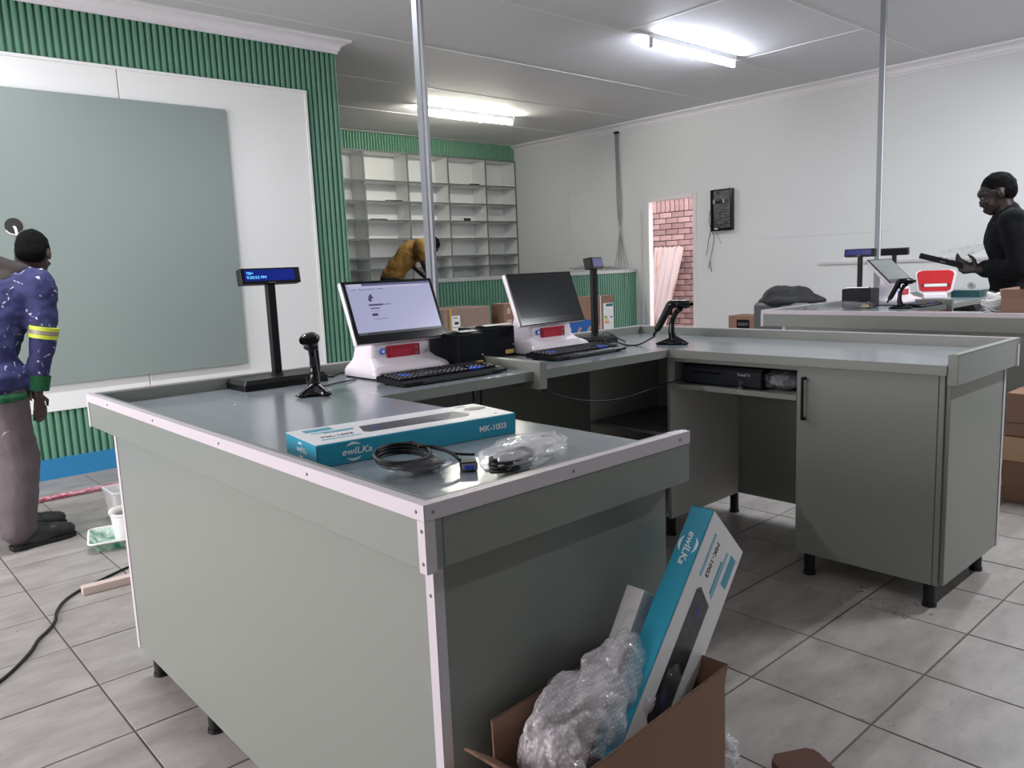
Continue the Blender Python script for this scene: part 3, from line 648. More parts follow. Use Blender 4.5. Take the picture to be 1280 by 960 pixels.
make_printer('black receipt printer beside the lit till terminal, in front of another printer', (1.977, 2.545, Z), w_=.128)
make_printer('black receipt printer between the two till terminals, behind the counter rail', (2.30, 2.735, Z), .0, w_=.2, d=.16, h=.137)
make_vfd('customer display on a black pole showing the time in blue', (1.288, 2.752, Z), lit=True)
make_vfd('small customer display turned sideways on a pole beside the dark till screen', (2.985, 2.69, Z), head_rot=.5, rotz=.0, base=(.1, .07))
make_scanner('black barcode scanner facing forward on its stand near the lit till', (1.245, 2.385, Z), 2.55)
S2 = make_scanner('black handheld barcode scanner seen from the side on its stand', (3.095, 2.28, Z), -2.31)
# far counter
make_pos('white till terminal with its grey screen tipped far back on the far counter', (6.24, 2.52, Z), tilt=45, off_m=mat('screen_grey', (112, 118, 118), .25), mon=(-.04, .17), neck=.45)
make_printer('black receipt printer at the foot of the far customer display', (5.80, 2.60, Z), -PI / 2 + .1, w_=.2)
make_vfd('far customer display with a plain blue window, above the black printer', (5.98, 2.69, Z), rotz=-PI / 2, base=(.07, .06))
make_vfd('far customer display seen from behind, right of the slim post', (6.90, 2.815, Z), rotz=PI / 2, face=True, base=(.07, .035))
make_scanner('black barcode scanner on its stand on the far counter', (5.74, 2.285, Z), -2.31)
make_keyboard('black keyboard lying on the far counter behind the rail', (6.045, 2.262, Z + .0), 0).scale = (.8, .8, .8)
# red and white terminal seen from its red side
t = thing('till_terminal', 'white till terminal with a large red panel and white label strip', 'till terminal', (7.02, 2.53, Z), -1.15)
bm = new_bm()
def shell(y, s): return [(x * s, y, z) for x, z in ((-.13, .06), (-.155, .2), (-.145, .225), (-.11, .238), (.11, .238), (.145, .225), (.155, .2), (.13, .06), (.10, .045), (-.10, .045))]
loft(bm, [shell(-.03, .97), shell(-.024, 1), shell(.03, 1), shell(.04, .95)]); finish('shell', bm, WHITEP, t)
bm = new_bm(); loft(bm, [[(x * .88, -.0304, .02 + z * .9) for _, x, z in [(0, a[0], a[2]) for a in shell(0, 1)]], [(x * .86, -.036, .0215 + z * .89) for _, x, z in [(0, a[0], a[2]) for a in shell(0, 1)]]]); finish('red_panel', bm, mat('bright_red', (205, 48, 52), .35), t)
part('label_recess', mat('dull_red', (130, 40, 44), .5), t, ((-.105, -.038, .098), (.11, -.0365, .126))); part('label_strip', PAPER, t, ((-.08, -.0395, .1), (.085, -.0385, .124)))
part('foot', WHITEP, t, ((-.09, -.06, 0), (.09, .08, .045)), bev=.008)
# cash drawer in the knee-space shelf
t = thing('cash_box', 'dark steel cash drawer on the shelf under the counter', 'cash drawer', (3.17, 1.93, .746))
part('housing', DARKB, t, ((-.21, -.20, .004), (.2, .20, .092)), bev=.003); part('drawer_front', mat('drawer_front', (20, 24, 34), .35), t, ((-.217, -.195, .010), (-.2105, .195, .080)), bev=.002)
part('slot', BLACKG, t, ((-.2185, .0, .056), (-.2172, .15, .062))); part('foot', BLACKP, t, ((-.19, -.17, 0), (-.15, .17, .0045)), ((.14, -.17, 0), (.18, .17, .0045)))
bm = new_bm(); cyl(bm, (-.2172, -.105, .03), (-.224, -.105, .03), .009, seg=14); lk = finish('lock', bm, STEEL, t, smooth=True, angle=.7)
bm = new_bm(); box(bm, (-.235, -.1065, .01), (-.224, -.1035, .045), .001); box(bm, (-.238, -.118, -.004), (-.2365, -.098, .012), .0005); tube(bm, [(-.236, -.105 + .01 * math.cos(a), .004 + .01 * math.sin(a)) for a in [k * .6 for k in range(11)]], .001, 6); finish('keys', bm, STEEL, lk)
text('maker_name', 'Trend Tr', .017, mat('grey_print', (196, 200, 206), .5), t, frame_mx((-.2179, -.082, .061), (0, -1, 0), (0, 0, 1)), align='LEFT')
# cables on the counters
tag(cable('scanner_cable', [(3.029, 2.341, Z + .045), (3.0, 2.37, Z + .022), (2.965, 2.40, Z + .004), (2.94, 2.45, Z + .004), (2.93, 2.52, Z + .02), (2.90, 2.55, Z + .028), (2.87, 2.50, Z + .012), (2.862, 2.47, Z + .004)], .0034), 'black cable curling from the side-on barcode scanner', 'cable')
tag(cable('drawer_cable', [(2.10, 2.30, .855), (2.20, 2.26, .80), (2.36, 2.22, .745), (2.55, 2.18, .725), (2.75, 2.14, .75), (2.86, 2.125, .765), (2.935, 2.12, .766), (2.975, 2.10, .7525)], .003), 'thin black cable sagging across the knee space to the cash drawer', 'cable')
for k, (x, lab) in enumerate(((1.925, 'left of two black cables dangling below the counter rail'), (1.965, 'right of two black cables dangling below the counter rail'))):
    tag(cable('hanging_cable', [(x, 2.40, .868), (x + .008, 2.395, .80), (x - .006, 2.39, .72), (x + .01, 2.385, .6), (x + .03, 2.38, .35), (x + .06, 2.40, .12), (x + .1, 2.42, .006)], .0035), lab, 'cable')
tag(cable('display_cable', [(1.45, 2.79, Z + .012), (1.50, 2.74, Z + .004), (1.535, 2.765, Z + .004), (1.58, 2.80, Z + .004), (1.64, 2.79, Z + .004), (1.70, 2.76, Z + .004)], .0035), 'black cable running behind the lit till to the pole display', 'cable')
tag(cable('scanner_lead', [(1.25, 2.45, Z + .05), (1.29, 2.50, Z + .01), (1.36, 2.53, Z + .004), (1.43, 2.56, Z + .004), (1.49, 2.57, Z + .004), (1.53, 2.60, Z + .004)], .003), 'thin black lead from the forward-facing scanner to the lit till', 'cable')
tag(cable('printer_cable', [(1.85, 2.70, Z + .02), (1.88, 2.74, Z + .03), (1.95, 2.76, Z + .02), (2.0, 2.72, Z + .006), (2.02, 2.66, Z + .02)], .003), 'black cable behind the first receipt printer', 'cable')
tag(cable('pole_display_cable', [(2.88, 2.612, Z + .004), (2.90, 2.60, Z + .03), (2.955, 2.602, Z + .055), (3.0, 2.60, Z + .048), (3.05, 2.59, Z + .02), (3.07, 2.56, Z + .004)], .003), 'thin black cable looped over the foot of the sideways customer display', 'cable')
# ================================================================== BOXES, BAGS, CLUTTER
def crumple(name, m, parent, c, r, amp=.25, seed=0, sub=4, flat=True, bubbles=0, freq=3.0):
    bm = new_bm(); bmesh.ops.create_icosphere(bm, subdivisions=sub, radius=1); off = Vector((seed * 3.1, seed * 1.7, seed * .9))
    for v in bm.verts:
        p = v.co.normalized()
        f = 1 + amp * (noise.noise(p * freq * .5 + off) * 1.2 + .8 * (abs(noise.noise(p * freq + off)) * 2 - .6) + .45 * (abs(noise.noise(p * freq * 2.3 + off)) * 2 - .5))
        q = p * f
        if bubbles: q += p * bubbles * (1 if int((math.atan2(p.y, p.x) * 14) // 1 + (p.z * 14) // 1) % 2 else 0)
        v.co = Vector((c[0] + q.x * r[0], c[1] + q.y * r[1], c[2] + q.z * r[2]))
        if flat and v.co.z < .0015: v.co.z = .0015
    return finish(name, bm, m, parent, smooth=not bubbles)
KEYIMG = mat('printed_keyboard', (34, 35, 40), .35, noise_amt=.8, scale=60, rgb2=(66, 68, 76))
KEYBLUE = mat('printed_blue_keys', (44, 62, 140), .4)
PALECYAN = mat('pale_cyan_print', (120, 184, 204), .4)
def ring(bm, c, r, w_, a0, a1, Mx, n=20):
    V = [(bm.verts.new(Mx @ Vector((c[0] + (r - w_ * math.sin(PI * k / n)) * math.cos(a0 + (a1 - a0) * k / n), c[1] + (r - w_ * math.sin(PI * k / n)) * math.sin(a0 + (a1 - a0) * k / n), 0))), bm.verts.new(Mx @ Vector((c[0] + r * math.cos(a0 + (a1 - a0) * k / n), c[1] + r * math.sin(a0 + (a1 - a0) * k / n), 0)))) for k in range(n + 1)]
    for a, b in zip(V[1:-1], V[2:-1]): bm.faces.new((a[0], a[1], b[1], b[0]))
def logo(parent, Mx, size, m):
    text('brand_lettering', 'ewILKa', size, m, parent, Mx, shear=.25, sx=1.15, bold=size * .012)
    bm = new_bm(); ring(bm, (-size * .35, 0), size * 1.02, size * .28, .6, 2.6, Mx); finish('brand_swoosh', bm, m, parent); bm = new_bm(); ring(bm, (-size * .35, 0), size * 1.02, size * .28, .6 + PI, 2.6 + PI, Mx); finish('brand_swoosh', bm, m, parent)
def make_kbbox(label, M4):
    t = thing('keyboard_box', label, 'box'); t.matrix_world = M4
    L, w_, h = .50, .19, .048
    bm = new_bm(); box(bm, (0, 0, 0), (L, w_, h - .0006), .0012); finish('carton_sides', bm, CYAN, t)
    part('printed_lid', mat('white_card', (236, 236, 238), .35), t, ((.0, .004, h - .0005), (L, w_, h + .0002)))
    z = h + .0003
    def pr(name, m, x0, x1, y0, y1, dz=0):
        bm = new_bm(); box(bm, (x0, y0, z + dz), (x1, y1, z + .0002 + dz)); return finish(name, bm, m, t)
    bm = new_bm(); prism(bm, [(.135, .066), (.145, .052), (.40, .052), (.415, .075), (.40, .128), (.15, .128)], z, z + .0003, 'z'); finish('keyboard_picture', bm, KEYIMG, t)
    for x0, y0 in ((.165, .085), (.172, .092), (.342, .078), (.352, .088)): pr('blue_key_picture', KEYBLUE, x0, x0 + .018, y0, y0 + .008, .0004)
    bm = new_bm(); prism(bm, [(.438 + .03 * (1 + math.cos(a)) - .006, .125 + .022 * math.sin(a)) for a in [k * PI / 10 for k in range(20)]], z, z + .0003, 'z'); finish('mouse_picture', bm, KEYIMG, t)
    pr('cyan_panel', CYAN, .03, .095, .142, .172); pr('cyan_bar', PALECYAN, .035, .135, .118, .128); pr('cyan_bar', CYAN, .06, .13, .108, .116); pr('cyan_bar', PALECYAN, .03, .12, .040, .050)
    text('model_print', 'MK-1003', .02, INK, t, frame_mx((.075, .07, z + .0002), (1, 0, 0), (0, 1, 0)))
    pr('fine_print', INK, .43, .46, .165, .172); pr('fine_print', INK, .46, .468, .03, .036)
    logo(t, frame_mx((.088, -.0006, h / 2), (1, 0, 0), (0, 0, 1)), .020, WHITEINK)
    logo(t, frame_mx((-.0006, .09, h / 2), (0, -1, 0), (0, 0, 1)), .017, WHITEINK)
    text('model_number', 'MK-1003', .0195, WHITEINK, t, frame_mx((.434, -.0006, h / 2 - .002), (1, 0, 0), (0, 0, 1)), sx=1.05, bold=.0003)
    part('edge_crease', mat('dark_cyan', (16, 84, 104), .5), t, ((-.0004, -.0004, .001), (.0012, .0012, h - .002)))
    return t
make_kbbox('cyan and white keyboard box lying flat on the near counter', Matrix.Translation((.7505, 1.452, ZW + .0005)) @ Matrix.Rotation(math.radians(-7.5), 4, 'Z'))
ax = Vector((-.6782, -.05, -.7261)); ay = Vector((.7118, .11, -.6874)); az = ax.cross(ay).normalized(); ay = az.cross(ax).normalized(); ax.normalize()
M4 = Matrix((ax, ay, az)).transposed().to_4x4(); M4.translation = (1.2637, .893, .82)
make_kbbox('cyan and white keyboard box standing tilted in the open carton', M4)

# coiled cable with its plastic bag and blue serial plug
t = thing('coiled_cable', 'coiled black display cable with blue plug on a clear plastic bag', 'cable', (.862, 1.272, ZW))
film('bag_film', (246, 246, 250), .42); crumple('plastic_bag', PLASTIC, t, (.0, -.015, .014), (.088, .062, .02), .2, 3)
crumple('wrapped_plug', mat('grey_inside_bag', (60, 60, 64), .3), t, (.012, -.02, .016), (.045, .03, .014), .3, 5)
pts = [(.055 * math.cos(a) - .012 + .004 * math.sin(a * .7), .055 * math.sin(a) * .95 + .012, .022 + .0010 * a + .006 * math.sin(a)) for a in [k * .35 for k in range(62)]]
bm = new_bm(); tube(bm, pts, .0036, 8); finish('cable_coil', bm, CABLEM, t, smooth=True)
cable('plug_lead', [(.03, .02, .044), (.055, .0, .042), (.07, -.035, .032), (.073, -.06, .02)], .0036, CABLEM, t)
cable('tail_lead', [(.03, .05, .05), (.08, .04, .03), (.13, .025, .01), (.16, .0, .006)], .003, CABLEM, t)
Mp = Matrix.Translation((.078, -.082, .0)) @ Matrix.Rotation(-.6, 4, 'Z')
bm = new_bm(); box(bm, (-.017, -.008, .002), (.017, .03, .02), .003, Mp); pg = finish('plug_housing', bm, BLACKP, t)
bm = new_bm(); box(bm, (-.0145, -.0115, .0045), (.0145, -.0085, .0175), .001, Mp); finish('plug_flange', bm, STEEL, pg)
bm = new_bm(); box(bm, (-.009, -.0145, .007), (.009, -.0118, .015), .001, Mp); finish('plug_insert', bm, mat('serial_blue', (40, 70, 190), .4), pg)
# crumpled bag with a cable inside
t = thing('plastic_bag', 'crumpled clear plastic bag with a dark cable inside, at the counter edge', 'plastic bag', (1.035, 1.15, ZW), .3)
crumple('bag_film', MATS['bag_film'], t, (.02, .0, .024), (.13, .07, .03), .15, 8, 4, freq=3.5)
crumple('bag_film_tail', MATS['bag_film'], t, (.12, .02, .016), (.075, .055, .022), .2, 12, 4, freq=3)
bm = new_bm(); pts = [((.05 + .006 * math.sin(3 * a)) * math.cos(a) * 1.2 - .05, (.032 + .004 * math.cos(2 * a)) * math.sin(a) - .02, .012 + .0011 * a) for a in [k * .4 for k in range(56)]]; tube(bm, pts, .0042, 8); finish('folded_cable', bm, CABLEM, t, smooth=True)
crumple('silver_wrap', mat('silver_glint', (150, 152, 158), .12, metal=.6), t, (-.05, -.02, .022), (.06, .038, .018), .2, 21, 3, freq=4)

# open carton beside the near counter
def carton(label, loc, rotz, sx, sy, h, flaps, name='carton', tape=False):
    t = thing(name, label, 'carton', loc, rotz); k = .004
    part('side', CARD, t, ((0, 0, .002), (sx, k, h))); part('side', CARD, t, ((0, sy - k, .002), (sx, sy, h))); part('side', CARD, t, ((0, k, .002), (k, sy - k, h))); part('side', CARD, t, ((sx - k, k, .002), (sx, sy - k, h))); part('base', CARD, t, ((0, 0, 0), (sx, sy, .0018)))
    for side, ang, ln in flaps:
        bm = new_bm()
        if side in 'fb':
            sg = -1 if side == 'f' else 1; y0 = 0 if side == 'f' else sy
            Mx = Matrix.Translation((0, y0, h)) @ Matrix.Rotation(-sg * ang, 4, 'X'); box(bm, (.002, -k if sg > 0 else 0, .0), (sx - .002, 0 if sg > 0 else k, ln), 0, Mx)
            f = finish('flap', bm, CARD, t); bm = new_bm(); box(bm, (.002, -k if sg > 0 else 0, ln), (sx - .002, 0 if sg > 0 else k, ln + .0012), 0, Mx); finish('flap_edge', bm, CARDE, f)
        else:
            sg = -1 if side == 'l' else 1; x0 = 0 if side == 'l' else sx
            Mx = Matrix.Translation((x0, 0, h)) @ Matrix.Rotation(sg * ang, 4, 'Y'); box(bm, (-k if sg > 0 else 0, .002, 0), (0 if sg > 0 else k, sy - .002, ln), 0, Mx)
            f = finish('flap', bm, CARD, t); bm = new_bm(); box(bm, (-k if sg > 0 else 0, .002, ln), (0 if sg > 0 else k, sy - .002, ln + .0012), 0, Mx); finish('flap_edge', bm, CARDE, f)
    return t
carton('open brown carton stuffed with bubble wrap beside the near counter', (.785, .768, .001), math.radians(3.5), .445, .187, .475, (('f', .06, .05), ('b', .03, .07), ('l', .9, .08), ('r', .3, .05)))
part_foam = thing('foam_block', 'white foam packing block standing behind the tilted keyboard box', 'foam block')
Mf = Matrix((Vector((.84, 0, -.54)), Vector((0, 1, 0)), Vector((.54, 0, .84)))).transposed().to_4x4(); Mf.translation = (1.126, .905, .682)
part_foam.matrix_world = Mf
bm = new_bm(); box(bm, (0, .0, -.36), (.15, .043, 0), .004, seg=2); finish('slab', bm, mat('polystyrene', (238, 236, 238), .7, bump=.25, bscale=180), part_foam)
bm = new_bm(); box(bm, (.055, .0435, -.3), (.1, .0445, -.06), 0); finish('rear_recess_shade', bm, mat('foam_shadow', (218, 216, 220), .8), part_foam)  # flat patch, not cut in; a recess's shade is put into its colour
# bubble wrap: pillowy folded sheets with real bubbles
def bubble_sheet(bm, c, rx, ry, rz, seed, nu=150, nv=64, bub=.0032, cut=-.35, Mx=None):
    off = Vector((seed * 2.3, seed * 5.1, seed)); rows = []
    for j in range(nv + 1):
        row = []
        for i in range(nu):
            a = 2 * PI * i / nu; e = cut + (PI / 2 - cut) * j / nv
            p = Vector((math.cos(a) * math.cos(e), math.sin(a) * math.cos(e), math.sin(e)))
            f = 1 + .2 * noise.noise(p * 1.5 + off) + .10 * (abs(noise.noise(p * 2.6 + off)) * 2 - .5) + .02 * (abs(noise.noise(p * 6 + off)) * 2 - .5)
            q = Vector((c[0] + p.x * f * rx, c[1] + p.y * f * ry, c[2] + p.z * f * rz)); row.append(bm.verts.new(Mx @ q if Mx else q))
        rows.append(row)
    for A, B in zip(rows, rows[1:]):
        for i in range(nu): bm.faces.new((A[i], A[(i + 1) % nu], B[(i + 1) % nu], B[i]))
t = thing('bubble_wrap', 'heap of clear bubble wrap spilling out of the open carton', 'bubble wrap', (.96, .86, .46))
bm = new_bm(); bubble_sheet(bm, (-.05, .02, .05), .125, .06, .092, 2); finish('folded_sheet', bm, BUBBLE, t, smooth=True)
bm = new_bm(); bubble_sheet(bm, (.07, .024, .07), .095, .052, .10, 5); finish('folded_sheet', bm, BUBBLE, t, smooth=True)
bm = new_bm(); bubble_sheet(bm, (-.125, .005, .02), .05, .06, .07, 9, 110, 44); finish('folded_sheet', bm, BUBBLE, t, smooth=True)
bm = new_bm(); bubble_sheet(bm, (.13, .04, .12), .036, .034, .07, 12, 90, 40, bub=.001); finish('smooth_film', bm, PLASTIC, t, smooth=True)
bm = new_bm(); bubble_sheet(bm, (.15, .005, .04), .055, .04, .075, 15, 90, 40, bub=.0005); finish('smooth_film', bm, PLASTIC, t, smooth=True)
bm = new_bm(); bubble_sheet(bm, (-.06, .03, .075), .075, .045, .07, 18, 100, 40, bub=.0004); finish('smooth_film', bm, PLASTIC, t, smooth=True)
t = crumple('bubble_wrap_scrap', BUBBLE, None, (1.585, 1.03, .055), (.045, .035, .06), .3, 31, 4, freq=5); tag(t, 'small scrap of bubble wrap on the floor right of the open carton', 'bubble wrap')
t = thing('cardboard_scrap', 'dark brown cardboard scrap on the floor at the lower picture edge', 'cardboard', (1.70, .955, .0), -.5)
bm = new_bm(); prism(bm, [(0, .0), (.09, 0), (.105, -.012), (.11, -.03), (.11, -.25), (-.02, -.25), (-.02, -.02)], .0, .045, 'z'); finish('flap', bm, mat('dark_card', (88, 56, 48), .75), t)

# bag in the drawer shelf
t = thing('plastic_bag', 'clear plastic bag stuffed beside the cash drawer under the counter', 'plastic bag', (3.03, 1.668, .747))
crumple('bag_film', PLASTIC, t, (0, 0, .046), (.105, .082, .046), .16, 41, 5, freq=3); crumple('bag_contents', mat('grey_contents', (128, 128, 136), .3), t, (.02, 0, .036), (.075, .06, .034), .2, 44, 4)

# cartons on the floor behind the near counters
t = thing('carton', 'plastic-wrapped brown carton with two white labels in front of the green counter', 'carton', (4.54, 6.0, 0))
part('body', CARD, t, ((0, 0, 0), (.565, .40, .935)), bev=.006)
bm = new_bm(); box(bm, (-.006, -.006, .03), (.571, .406, .947), .012, seg=2)
for v in bm.verts: v.co += Vector((noise.noise(v.co * 7), noise.noise(v.co * 9 + Vector((3, 0, 0))), noise.noise(v.co * 8))) * .006
finish('stretch_film', bm, mat('film_thin', (230, 230, 232), .15, alpha=.12, spec=.8), t)
part('shipping_label', PAPER, t, ((.07, -.0175, .76), (.17, -.016, .87))); part('shipping_label', PAPER, t, ((.045, -.0175, .605), (.21, -.016, .755))); part('yellow_strap', mat('yellow_strap', (196, 170, 70), .5), t, ((.045, -.02, .0), (.066, -.0178, .94)))
for x0, z0, x1, z1 in ((.1, .785, .15, .81), (.085, .845, .14, .852), (.12, .69, .14, .72), (.16, .69, .19, .705), (.07, .64, .2, .645)): part('label_print', INK, t, ((x0, -.0184, z0), (x1, -.0177, z1)))
t = thing('television_box', 'large brown television carton with energy label and blue swirl print', 'carton', (5.295, 6.0, 0))
part('body', CARD, t, ((0, 0, 0), (1.70, .2, .945)), bev=.004)
ZBL = mat('blue_print', (32, 96, 168), .5)
bm = new_bm(); prism(bm, [(.55, .30), (1.40, .30), (1.40, .66), (1.15, .715), (.75, .69), (.55, .64)], -.0012, -.0002, 'y'); finish('blue_print', bm, ZBL, t)
for k in range(4):
    bm = new_bm(); n = 14; cx = .84 + k * .16; V = []
    for i in range(n + 1):
        u = i / n; xx = cx + .12 * u; zz = .36 + .26 * math.sin(u * PI * .5); V.append((bm.verts.new((xx, -.0019, zz)), bm.verts.new((xx + .035, -.0019, zz - .02))))
    for a, b in zip(V, V[1:]): bm.faces.new((a[0], a[1], b[1], b[0]))
    finish('swirl_print', bm, mat('tan_print', (176, 146, 120), .6), t)
part('energy_label', PAPER, t, ((1.515, -.0014, .56), (1.69, -.0002, .86)))
for k, c_ in enumerate(((60, 150, 60), (130, 180, 60), (220, 200, 60), (226, 160, 60), (214, 110, 60))): part('energy_bar', mat('energy_%d' % k, c_, .5), t, ((1.53, -.0022, .70 - k * .018), (1.575 + k * .01, -.0015, .713 - k * .018)))
part('label_header', mat('teal_print', (40, 110, 120), .5), t, ((1.56, -.0022, .82), (1.68, -.0015, .852))); part('label_print', INK, t, ((1.63, -.0022, .69), (1.665, -.0015, .705))); part('white_strap', PAPER, t, ((1.46, -.003, .0), (1.474, -.0012, .946)))
part('icon_print', mat('pale_icon', (196, 170, 150), .6), t, ((.04, -.0012, .84), (.085, -.0002, .90)), ((.04, -.0012, .72), (.10, -.0002, .78)))
bm = new_bm(); cyl(bm, (.16, -.0014, .73), (.16, -.0002, .73), .055, seg=24); finish('logo_print', bm, mat('navy_print', (40, 56, 92), .5), t)
# cartons in the aisle at the right picture edge
TAN = mat('light_card', (190, 152, 122), .7)
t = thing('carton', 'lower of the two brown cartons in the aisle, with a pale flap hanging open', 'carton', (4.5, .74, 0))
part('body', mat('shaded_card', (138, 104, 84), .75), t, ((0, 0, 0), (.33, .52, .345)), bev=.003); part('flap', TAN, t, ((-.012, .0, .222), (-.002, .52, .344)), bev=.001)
t = thing('carton', 'upper brown carton stacked in the aisle beside the far counter', 'carton', (4.505, .74, .346))
part('body', CARD, t, ((0, 0, 0), (.32, .518, .224)), bev=.003); part('seam', CARDE, t, ((-.0012, .0, .068), (-.0002, .518, .073)))

# far counter clutter
t = thing('covered_bin', 'grey bin with a black sheet draped over it behind the far counter', 'bin', (6.1, 3.3, 0))
part('bin_body', mat('grey_bin', (88, 90, 94), .5), t, ((-.2, -.22, 0), (.2, .245, .93)), bev=.02)
blob('black_sheet', [ell((0, .02, .93), (.24, .26, .07)), ell((-.02, .1, .985), (.15, .14, .085)), ell((.02, -.03, .985), (.15, .14, .08)), ell((0, -.17, .94), (.16, .12, .045)), ell((0, .2, .9), (.2, .07, .09))], .018, mat('black_cloth', (24, 26, 28), .7), t, 8, .03, .09)
t = crumple('packing_film', PLASTIC, None, (0, 0, 0), (.30, .22, .022), .5, 51, 5, flat=False, freq=4); t.location = (5.30, 2.58, ZW + .045); tag(t, 'flattened clear packing film at the end of the far counter', 'plastic film')
t = thing('carton', 'small brown carton with a rounded black logo by the far wall', 'carton', (8.2, 4.84, 0))
part('body', CARD, t, ((0, 0, 0), (.3, .412, .635)), bev=.004)
bm = new_bm(); box(bm, (-.0015, .13, .45), (-.0003, .30, .59), 0); finish('logo_patch', bm, BLACKP, t)
text('logo_text', 'EIGHT', .048, mat('grey_letter', (150, 150, 152), .5), t, frame_mx((-.002, .215, .535), (0, -1, 0), (0, 0, 1)))
t = thing('storage_crate', 'dark blue crate on the floor beside the small logo carton', 'crate', (8.05, 4.25, 0))
part('body', mat('navy_crate', (30, 46, 78), .5), t, ((0, 0, 0), (.35, .5, .54)), bev=.01); part('rim', BLACKP, t, ((-.012, -.012, .541), (.362, .512, .565)), bev=.003)
t = thing('teal_box', 'dark teal box with a grey lid on the farthest counter', 'box', (7.3, 2.36, ZW))
part('body', mat('dark_teal', (16, 66, 72), .4), t, ((-.1, -.11, 0), (.1, .105, .055)), bev=.003); part('lid', mat('grey_lid', (150, 156, 156), .5), t, ((-.102, -.112, .0555), (.102, .107, .066)), bev=.002)
t = thing('tape_roll', 'grey tape roll standing on the dark teal box', 'tape', (7.3, 2.34, ZW + .0665))
bm = new_bm(); cyl(bm, (-.02, 0, .028), (.02, 0, .028), .028, seg=20); finish('roll', bm, mat('tape_grey', (150, 158, 158), .4), t, smooth=True, angle=.6); bm = new_bm(); cyl(bm, (-.021, 0, .028), (.021, 0, .028), .014, seg=16); finish('core', bm, CARD, t, smooth=True, angle=.6)
carton('small open brown carton on the far counter at the right picture edge', (5.12, 1.10, ZW), 0, .36, .385, .11, (('f', 1.2, .07), ('b', .25, .05), ('l', .35, .05)))
t = thing('cable_heap', 'heap of white cables in clear bags on the far counter', 'cables', (5.36, 1.585, ZW))
for k in range(16):
    a0 = random.uniform(0, 6); rr = random.uniform(.03, .075); zz = .012 + .0075 * k
    bm = new_bm(); tube(bm, spline([(rr * math.cos(a0 + q * .9) * 1.1, rr * math.sin(a0 + q * .9), zz + .008 * math.sin(q * 2.1 + k)) for q in range(8)], 5), .0055, 6); finish('cable', bm, mat('white_cable', (0, 0, 0)), t, smooth=True)
crumple('bag_film', PLASTIC, t, (0, 0, .06), (.1, .095, .075), .3, 61, 4, freq=4)
t = thing('paper_sheet', 'white paper sheet on the far counter below the red terminal', 'paper', (6.62, 2.42, ZW + .001), .3); part('sheet', PAPER, t, ((-.1, -.14, 0), (.1, .14, .001)))
# dark oddments on the back shelves
for x, z, w_, h, lab in ((7.70, 2.0385, .10, .045, 'small black object on a right-hand shelf of the back wall'), (6.30, 2.2985, .26, .022, 'flat dark tool on the third shelf above the yellow-shirted person'), (6.03, 2.0385, .26, .02, 'flat dark strip on the shelf just above the yellow-shirted person'), (7.84, 2.5785, .17, .025, 'flat grey tool on the upper shelf below the green band')):
    t = thing('shelf_tool', lab, 'tool', (x, YB + .06, z))
    bm = new_bm(); box(bm, (0, 0, 0), (w_, .05, h), h * .25, seg=2); finish('body', bm, BLACKP, t); part('grip', mat('grip_grey', (50, 54, 56), .5), t, ((w_ * .1, -.004, h * .2), (w_ * .45, -.0004, h * .8)))

# ---- floor at the left
t = thing('paint_tray', 'green and white paint-spattered roller tray on the floor behind the counter', 'paint tray', (1.08, 4.22, 0), -.25)
GW = mat('green_paint_splash', (30, 132, 92), .45, noise_amt=.9, scale=18, rgb2=(226, 236, 230))
bm = new_bm(); loft(bm, [rrect(.13, -.10, .12, 0.0, .03), rrect(.155, -.125, .145, .045, .03), rrect(.165, -.135, .155, .048, .03), rrect(.152, -.122, .142, .046, .03), rrect(.125, -.09, .11, .008, .03)]); finish('tray', bm, GW, t)
bm = new_bm(); tube(bm, [p for p in rrect(.163, -.133, .153, .05, .03)] + [rrect(.163, -.133, .153, .05, .03)[0]], .005, 6); finish('rim', bm, PAPER, t)
t = thing('paint_bucket', 'white paint bucket standing in the roller tray', 'bucket', (1.10, 4.22, .009))
WSP = mat('paint_white', (236, 236, 236), .4, noise_amt=.25, scale=12, rgb2=(190, 190, 188))
bm = new_bm(); loft(bm, [rrect(.062, -.062, .062, 0, .06, 8), rrect(.074, -.074, .074, .135, .072, 8), rrect(.078, -.078, .078, .14, .076, 8), rrect(.078, -.078, .078, .15, .076, 8), rrect(.07, -.07, .07, .15, .068, 8), rrect(.064, -.064, .064, .02, .06, 8)]); finish('pail', bm, WSP, t, smooth=True, angle=.5)
blob('roller_sleeve', chain(((-.06, .0, .155), .026), ((.07, .03, .16), .026)), .006, mat('dirty_roller', (206, 202, 198), .8), t, 3)
t = thing('plastic_tub', 'white square tub behind the paint bucket', 'tub', (1.22, 4.62, 0))
bm = new_bm(); loft(bm, [rrect(.085, -.085, .085, 0, .02), rrect(.10, -.10, .10, .17, .02), rrect(.106, -.106, .106, .175, .02), rrect(.106, -.106, .106, .185, .02), rrect(.094, -.094, .094, .185, .02), rrect(.08, -.08, .08, .02, .02)]); finish('tub_body', bm, WSP, t)
t = thing('roller_pole', 'red paint-spattered extension pole lying on the tiles', 'pole', (1.45, 5.42, .017))
bm = new_bm(); cyl(bm, (-.56, 0, 0), (.9, 0, 0), .0155, seg=14); finish('pole', bm, mat('red_spatter', (150, 24, 60), .4, noise_amt=.85, scale=30, rgb2=(226, 190, 200), stretch=(1, 3, 3)), t, smooth=True, angle=.6)
bm = new_bm(); cyl(bm, (-.60, 0, 0), (-.56, 0, 0), .011, .0165, 12); finish('thread_tip', bm, PAPER, t)
t = thing('wood_batten', 'short pale wooden batten lying on the floor tiles', 'batten', (.735, 3.62, 0), -.06)
